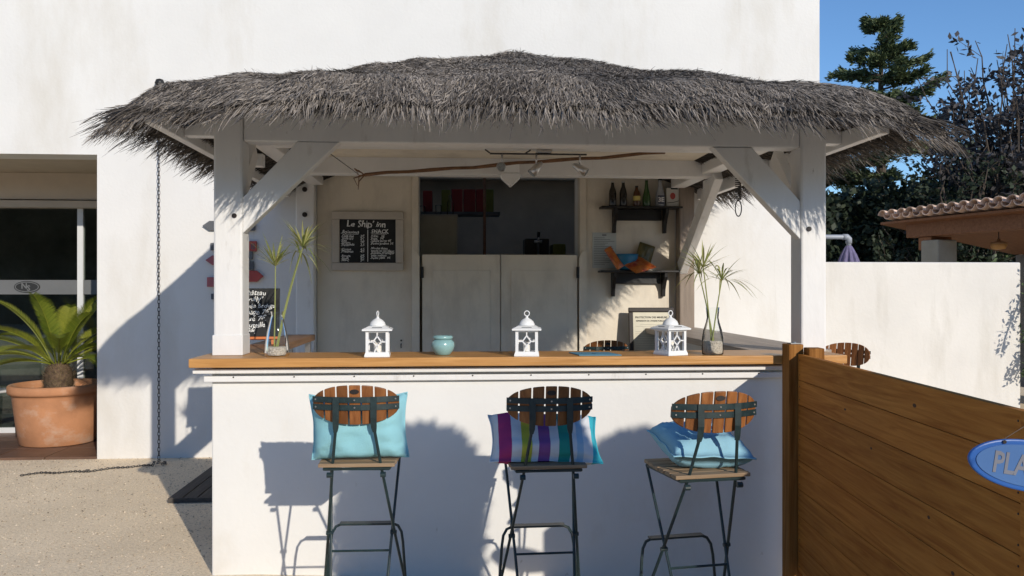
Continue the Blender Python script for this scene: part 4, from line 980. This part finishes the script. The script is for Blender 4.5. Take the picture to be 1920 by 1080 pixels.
def cafe_chair(loc, rz, mat, label, seatm):
    r = thing('cafe_chair', label, 'chair', loc, R(rz), 'cafe chairs in the recess')
    for sx in (-1, 1):
        t = MB(); t.tube([(.20 * sx, -.21, 0), (.19 * sx, -.19, .45)], .011, 8); obj('leg', t, mat, r, smooth=True)
        t = MB(); t.tube([(.20 * sx, .23, 0), (.19 * sx, .19, .45), (.19 * sx, .25, .86)], .011, 8); obj('leg', t, mat, r, smooth=True)
    t = MB(); t.box((-.21, -.21, .45), (.21, .20, .475)); obj('seat', t, seatm, r, bevel=.01)
    for z in (.62, .72, .82):
        t = MB(); t.bar((-.19, .235 + (z - .72) * .14, z), (.19, .235 + (z - .72) * .14, z), .012, .05); obj('back_slat', t, seatm, r, bevel=.003)
cafe_chair((-4.86, 3.98, .025), 150, STEEL, 'steel cafe chair left of the potted palm behind its fronds', M('pale_slat', (.5, .5, .5)))
cafe_chair((-3.70, 4.02, .025), -60, BLACK, 'black cafe chair half hidden right of the potted palm', BLACK)

# ------------------------------------------------------------------ garden wall, neighbour's pavilion, shower
t = MB(); t.box((3.142, WY + .045, -.1), (5.14, WY + .25, 1.745)); gw = obj('garden_wall', t, STUCCO_OLD, bevel=.012); tag(gw, 'weathered white rendered garden wall right of the building', 'wall')

pv = thing('tiled_pavilion', 'neighbouring open pavilion with clay tiled roof beyond the garden wall', 'pavilion', (5.79, 6.83, 0), math.atan2(-2.14, .54))
# local x runs along the eave towards the viewer's right, local +y is uphill (away to the right/back)
def tile_mesh(l=.46, r0=.075, r1=.066, th=.011):
    v = []; f = []; n = 8
    for yy, r in ((0, r0), (l, r1)):
        for rr in (r, r - th):
            for k in range(n + 1):
                a = math.pi * k / n; v.append((rr * math.cos(a), yy, rr * math.sin(a)))
    m = n + 1
    for k in range(n):
        f += [(k, k + 1, 2 * m + k + 1, 2 * m + k), (m + k, 3 * m + k, 3 * m + k + 1, m + k + 1), (k, m + k, m + k + 1, k + 1), (2 * m + k, 2 * m + k + 1, 3 * m + k + 1, 3 * m + k)]
    f += [(0, 2 * m, 3 * m, m), (n, m + n, 3 * m + n, 2 * m + n)]
    return MB().add(v, f)
tcap = tile_mesh().mesh('tile'); fixn(tcap); tcap.materials.append(TILEROOF)
slope = R(-9); mrow = Matrix.Rotation(slope, 4, 'X')
for i in range(26):
    for kind in (0, 1):
        o = bpy.data.objects.new('roof_tile', tcap); COL.objects.link(o); o.parent = pv
        x = i * .172 + (.086 if kind else 0)
        o.location = (x, -.03 * (1 - kind) + random.uniform(-.012, .012), 2.465 + (.065 if kind == 0 else .075)); o.rotation_euler = (slope, math.pi if kind else 0, random.uniform(-.02, .02)) if not kind else (slope, 0, 0)
        if kind: o.scale = (1, 1, -1)
fld = MB()
for row in range(1, 7):
    for i in range(26):
        s_ = tile_mesh(); m = Matrix.Translation((i * .172, row * .36 * math.cos(slope), 2.545 + row * .36 * math.sin(slope))) @ mrow
        fld.add([m @ Vector(p) for p in s_.v], s_.f)
        m = Matrix.Translation((i * .172 + .086, row * .36 * math.cos(slope), 2.54 + row * .36 * math.sin(slope))) @ mrow @ Matrix.Scale(-1, 4, (0, 0, 1))
        fld.add([m @ Vector(p) for p in s_.v], s_.f)
obj('tile_courses', fld, TILEROOF, pv)['kind'] = 'stuff'
t = MB(); t.box((-.1, .05, 0), (4.5, 2.6, .03), Matrix.Translation((0, 0, 2.415)) @ mrow); obj('roof_boarding', t, BEAMW, pv)
t = MB(); t.box((.22, .20, 2.20), (4.5, .36, 2.40)); obj('eave_beam', t, BEAMW, pv, bevel=.008)
t = MB(); t.box((.40, .24, 2.02), (.62, .60, 2.199)); obj('corbel', t, BEAMW, pv, bevel=.008)
for x in (.46, 3.9):
    t = MB(); t.box((x, .22, 0), (x + .30, .55, 2.15)); obj('column', t, COLUMN, pv, bevel=.02)
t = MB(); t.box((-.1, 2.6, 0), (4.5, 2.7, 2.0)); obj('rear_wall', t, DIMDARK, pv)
t = MB(); t.lathe([(.02, -.05), (.08, -.04), (.10, 0), (.085, .035), (.03, .05)], 20); lo = obj('hanging_lamp', t, AMBERLAMP, pv, smooth=True); lo.location = (1.22, .75, 2.05)
t = MB(); t.lathe([(.105, .02), (.09, .045), (.02, .06), (.02, .09)], 20); obj('lamp_cover', t, M('lamp_cover_tan', (.30, .17, .08)), lo, smooth=True)
t = MB(); t.tube([(0, 0, .09), (0, 0, .6)], .006, 6); obj('lamp_rod', t, BLACK, lo)

sw = thing('outdoor_shower', 'grey pipe shower arm with a purple fabric head above the garden wall', 'shower', (3.5, 4.35, 1.8)); sw['wspace'] = 1
t = MB(); t.tube([(3.10, 4.35, 2.06), (4.02, 4.35, 2.06), (4.055, 4.35, 2.05), (4.065, 4.35, 2.02), (4.065, 4.35, 1.965)], .026, 12); wobj('pipe', t, PVC, sw, smooth=True)
t = MB(); t.tube([(4.0, 4.35, 2.06), (4.045, 4.35, 2.06), (4.066, 4.35, 2.04), (4.066, 4.35, 1.99)], .034, 12); wobj('elbow', t, PVC, sw, smooth=True)
t = MB(); v = []; f = []; n = 40
for (r_, z) in ((.03, 1.965), (.045, 1.94), (.075, 1.87), (.105, 1.78), (.12, 1.70)):
    for k in range(n):
        a = 2 * math.pi * k / n; rr = r_ * (1 + (.13 if k % 4 < 2 else -.13) * min(1, (1.965 - z) * 8)); v.append((4.065 + rr * math.cos(a), 4.35 + rr * math.sin(a), z))
for i in range(4):
    for k in range(n): f.append((i * n + k, i * n + (k + 1) % n, (i + 1) * n + (k + 1) % n, (i + 1) * n + k))
f.append(tuple(range(n))); t.add(v, f); wobj('shower_head', t, PURPLE, sw)

# ------------------------------------------------------------------ plants and trees
def vine(label, loc, pts, n, spread, lsz, seed):
    rg = np.random.default_rng(seed)
    r = thing('climbing_vine', label, 'vine', loc)
    t = MB()
    for pl2 in pts: t.tube(pl2, .008, 5)
    obj('stem', t, BARK, r)
    C = []
    for i in range(n):
        pl2 = pts[rg.integers(len(pts))]; q = rg.uniform(0, len(pl2) - 1.001); a = int(q); c = np.array(pl2[a]) * (1 - q + a) + np.array(pl2[a + 1]) * (q - a); C.append(c + rg.normal(0, spread, 3))
    C = np.array(C); D = unit(rg.normal(size=(n, 3)) + np.array([-.2, -.3, -.3])); Nn = unit(rg.normal(size=(n, 3)) + np.array([.5, -1, .6]))
    V, F = leafquads(C, D, Nn, rg.uniform(.6, 1.2, n) * lsz, rg.uniform(.35, .5, n) * lsz)
    toned('foliage', V, F, np.repeat(rg.uniform(0, 1, n), 4), VINEM, r)
vine('leafy climbing vine at the right end of the garden wall', (5.2, 2.98, 0),
     [[(0, 0, 0), (0, .03, .6), (-.02, .05, 1.2), (.0, .05, 1.75)], [(-.01, .02, 1.45), (-.06, -.06, 1.3), (-.12, -.10, 1.1), (-.15, -.10, .98)], [(0, .02, .9), (-.06, -.05, .8), (-.09, -.05, .68)], [(.04, 0, 0), (.06, 0, .9), (.04, 0, 1.7)]], 420, .028, .055, 3)
vine('small green shrub tips poking above the garden wall', (5.35, 4.1, 0), [[(0, 0, 0), (0, 0, 1.0), (.05, 0, 1.72)], [(0, 0, 1.0), (.12, 0, 1.65), (.2, 0, 1.78)], [(0, 0, 1.0), (-.1, 0, 1.6), (-.14, 0, 1.74)]], 200, .05, .07, 4)

def conifer(loc, H, label, seed):
    rg = np.random.default_rng(seed); r = thing('conifer_tree', label, 'tree', loc)
    t = MB(); t.tube([(0, 0, 0), (.05, 0, H * .3), (-.03, .03, H * .65), (.0, 0, H)], [.22, .16, .09, .02], 10)
    obj('trunk', t, BARK, r)
    Cs = []; Ds = []; br = MB()
    for i in range(115):
        q = rg.uniform(.18, .985); z = H * q; az = rg.uniform(0, 6.283); reach = (3.0 * (1 - q) ** .62 + .10) * rg.uniform(.5, 1.15)
        rise = rg.uniform(.0, .42); h = np.array([math.cos(az), math.sin(az), 0])
        N = 7; pp = []
        for k in range(N + 1):
            u = k / N; pp.append(np.array([0, 0, z]) + h * reach * u + np.array([0, 0, reach * (rise * u ** 1.6 - .10 * u)]) + rg.normal(0, .03, 3) * u)
        br.tube([tuple(p) for p in pp], [.025 * (1 - k / (N + 1)) + .006 for k in range(N + 1)], 5)
        m = int(120 + 420 * reach)
        u = rg.uniform(.15, 1, m) ** .8; a = np.minimum((u * N).astype(int), N - 1); fr_ = (u * N - a)[:, None]; P_ = np.array(pp); c = P_[a] * (1 - fr_) + P_[a + 1] * fr_
        sd = np.array([-h[1], h[0], 0]); ww = .30 * reach ** .6 * (1 - .55 * u)
        clump = np.round(u * 9) / 9
        c = c + sd * (rg.normal(0, .45, m) * ww)[:, None] + np.array([0, 0, 1]) * (rg.normal(.03, .048, m))[:, None] + (sd * np.sin(clump * 40 + i)[:, None] * ww[:, None] * .5)
        Cs.append(c); Ds.append(unit(h * .9 + sd * rg.normal(0, .7, (m, 1)) + np.array([0, 0, 1]) * rg.normal(.25, .4, (m, 1))))
    obj('branches', br, BARK, r)
    C = np.concatenate(Cs); D = np.concatenate(Ds); n = len(C)
    V, F = leafquads(C, D, rg.normal(size=(n, 3)), rg.uniform(.08, .17, n), rg.uniform(.028, .055, n))
    toned('crown', V, F, np.repeat(rg.uniform(0, 1, n), 4), CONIF, r)
conifer((10.15, 14.95, 0), 8.05, 'dark green conifer rising behind the thatched roof against the sky', 11)

def broadleaf(loc, H, label, seed, nb=60, mat=DECID, R0=2.0, lsz=.11, base=.15, nl=150):
    rg = np.random.default_rng(seed); r = thing('broadleaf_tree', label, 'tree', loc)
    br = MB(); br.tube([(0, 0, 0), (.05, .05, H * .25), (0, .1, H * .5)], [.14, .10, .06], 8)
    obj('trunk', br, BARK, r); br = MB(); Cs = []; Ds = []
    for i in range(nb):
        z0 = H * rg.uniform(base, .5); az = rg.uniform(0, 6.283); q = rg.uniform(0, 1); top = H * rg.uniform(.45, 1.0); rad = R0 * rg.uniform(.3, 1) * math.sqrt(max(.05, 1 - ((top / H - .55) / .52) ** 2))
        e = np.array([math.cos(az) * rad, math.sin(az) * rad, top]); s0 = np.array([0, .05, z0]); N = 8; pp = []
        mid = s0 * .5 + e * .5 + np.array([math.cos(az), math.sin(az), 0]) * rad * .18 
        for k in range(N + 1):
            u = k / N; pp.append((1 - u) ** 2 * s0 + 2 * u * (1 - u) * mid + u * u * e + rg.normal(0, .05, 3) * u)
        br.tube([tuple(p) for p in pp], [.03 * (1 - k / (N + 1)) + .004 for k in range(N + 1)], 5)
        P_ = np.array(pp)
        for tw in range(7):
            u = rg.uniform(.25, 1); a = min(int(u * N), N - 1); c0 = P_[a]; d = unit(rg.normal(size=3) + np.array([math.cos(az) * .5, math.sin(az) * .5, .5])); L_ = rg.uniform(.3, .75)
            c1 = c0 + d * L_; br.tube([tuple(c0), tuple((c0 + c1) / 2 + rg.normal(0, .03, 3)), tuple(c1)], [.007, .005, .003], 4)
            m = nl // 7; uu = rg.uniform(.1, 1, m)[:, None]; Cs.append(c0 + (c1 - c0) * uu + rg.normal(0, .06, (m, 3))); Ds.append(unit(d + rg.normal(0, .8, (m, 3)) + np.array([0, 0, -.25])))
    obj('branches', br, BARK, r)
    C = np.concatenate(Cs); D = np.concatenate(Ds); n = len(C)
    V, F = leafquads(C, D, rg.normal(size=(n, 3)) + np.array([0, -.3, .8]), rg.uniform(.6, 1.2, n) * lsz, rg.uniform(.4, .65, n) * lsz)
    toned('crown', V, F, np.repeat(rg.uniform(0, 1, n), 4), mat, r)
broadleaf((10.35, 10.3, 0), 6.5, 'sparse purplish leafed tree at the right edge behind the pavilion', 21, nb=115, R0=2.2, lsz=.14, nl=170)
broadleaf((8.9, 9.6, 0), 3.9, 'low dark bushy tree behind the pavilion roof', 23, nb=46, R0=1.9, mat=HEDGEM, nl=300, base=.05)

# dense dark hedge behind the garden wall
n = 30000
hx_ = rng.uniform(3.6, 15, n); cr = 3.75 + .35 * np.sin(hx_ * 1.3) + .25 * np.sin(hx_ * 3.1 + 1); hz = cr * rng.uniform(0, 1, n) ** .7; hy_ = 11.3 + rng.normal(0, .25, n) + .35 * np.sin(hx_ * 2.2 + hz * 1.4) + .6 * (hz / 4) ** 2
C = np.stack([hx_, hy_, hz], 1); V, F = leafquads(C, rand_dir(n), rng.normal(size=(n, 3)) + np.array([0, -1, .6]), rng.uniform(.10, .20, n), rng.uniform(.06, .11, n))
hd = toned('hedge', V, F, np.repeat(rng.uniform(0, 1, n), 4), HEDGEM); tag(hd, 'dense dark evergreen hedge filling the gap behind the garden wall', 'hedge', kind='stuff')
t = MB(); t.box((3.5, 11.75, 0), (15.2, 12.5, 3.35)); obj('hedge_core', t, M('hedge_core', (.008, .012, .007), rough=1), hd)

# unseen columnar shrubs, added right of the viewer to throw the soft shadows on the counter front
def shadow_shrub(loc, H, rad, label, seed):
    rg = np.random.default_rng(seed); r = thing('shadow_cypress', label, 'tree', loc, group='unseen cypresses added for their shadows')
    t = MB(); t.lathe([(.16, 0), (.19, .02), (.23, .34), (.25, .35), (.25, .40), (.22, .40), (.21, .36), (.02, .36)], 28); obj('pot', t, TERRA, r, smooth=True)
    t = MB(); t.tube([(0, 0, .36), (0, 0, H * .9)], [.03, .015], 8); obj('trunk', t, BARK, r)
    t = MB(); prof = [(.05, .42), (rad * .75, .6), (rad * .88, 1.0), (rad * .9, H - .45), (rad * .8, H - .22), (rad * .5, H - .08), (.02, H - .03)]; t.lathe(prof, 20); obj('inner_mass', t, M('cypress_core%d' % seed, (.012, .02, .01), rough=1), r)
    n = 9000; z = rg.uniform(.42, H - .03, n); rr = np.interp(z, [p[1] for p in prof], [p[0] for p in prof]) / .9 * rg.uniform(.85, 1.04, n); a = rg.uniform(0, 6.283, n)
    C = np.stack([rr * np.cos(a), rr * np.sin(a), z], 1); D = unit(np.stack([np.cos(a), np.sin(a), np.full(n, 1.2)], 1) + rg.normal(0, .4, (n, 3)))
    V, F = leafquads(C, D, rg.normal(size=(n, 3)), rg.uniform(.04, .09, n), rg.uniform(.02, .035, n)); toned('crown', V, F, np.repeat(rg.uniform(0, 1, n), 4), VINEM, r)
shadow_shrub((1.48, -4.2, 0), 2.50, .335, 'unseen potted cypress added to shadow the counter, nearer the fence end', 31)
shadow_shrub((2.67, -4.2, 0), 2.47, .27, 'unseen potted cypress added to shadow the counter, farther from the fence', 32)
# tall hedge at the far end of the terrace, behind the viewer (seen only in the window glass)
n = 9000
hx_ = rng.uniform(-24, 16, n); hz = 5.2 * rng.uniform(0, 1, n) ** .8; hy_ = -22 + rng.normal(0, .3, n)
V, F = leafquads(np.stack([hx_, hy_, hz], 1), rand_dir(n), rng.normal(size=(n, 3)) + np.array([0, 1, .6]), rng.uniform(.25, .5, n), rng.uniform(.15, .28, n))
hd = toned('hedge', V, F, np.repeat(rng.uniform(0, 1, n), 4), HEDGEM); tag(hd, 'tall evergreen hedge across the far end of the terrace', 'hedge', kind='stuff')
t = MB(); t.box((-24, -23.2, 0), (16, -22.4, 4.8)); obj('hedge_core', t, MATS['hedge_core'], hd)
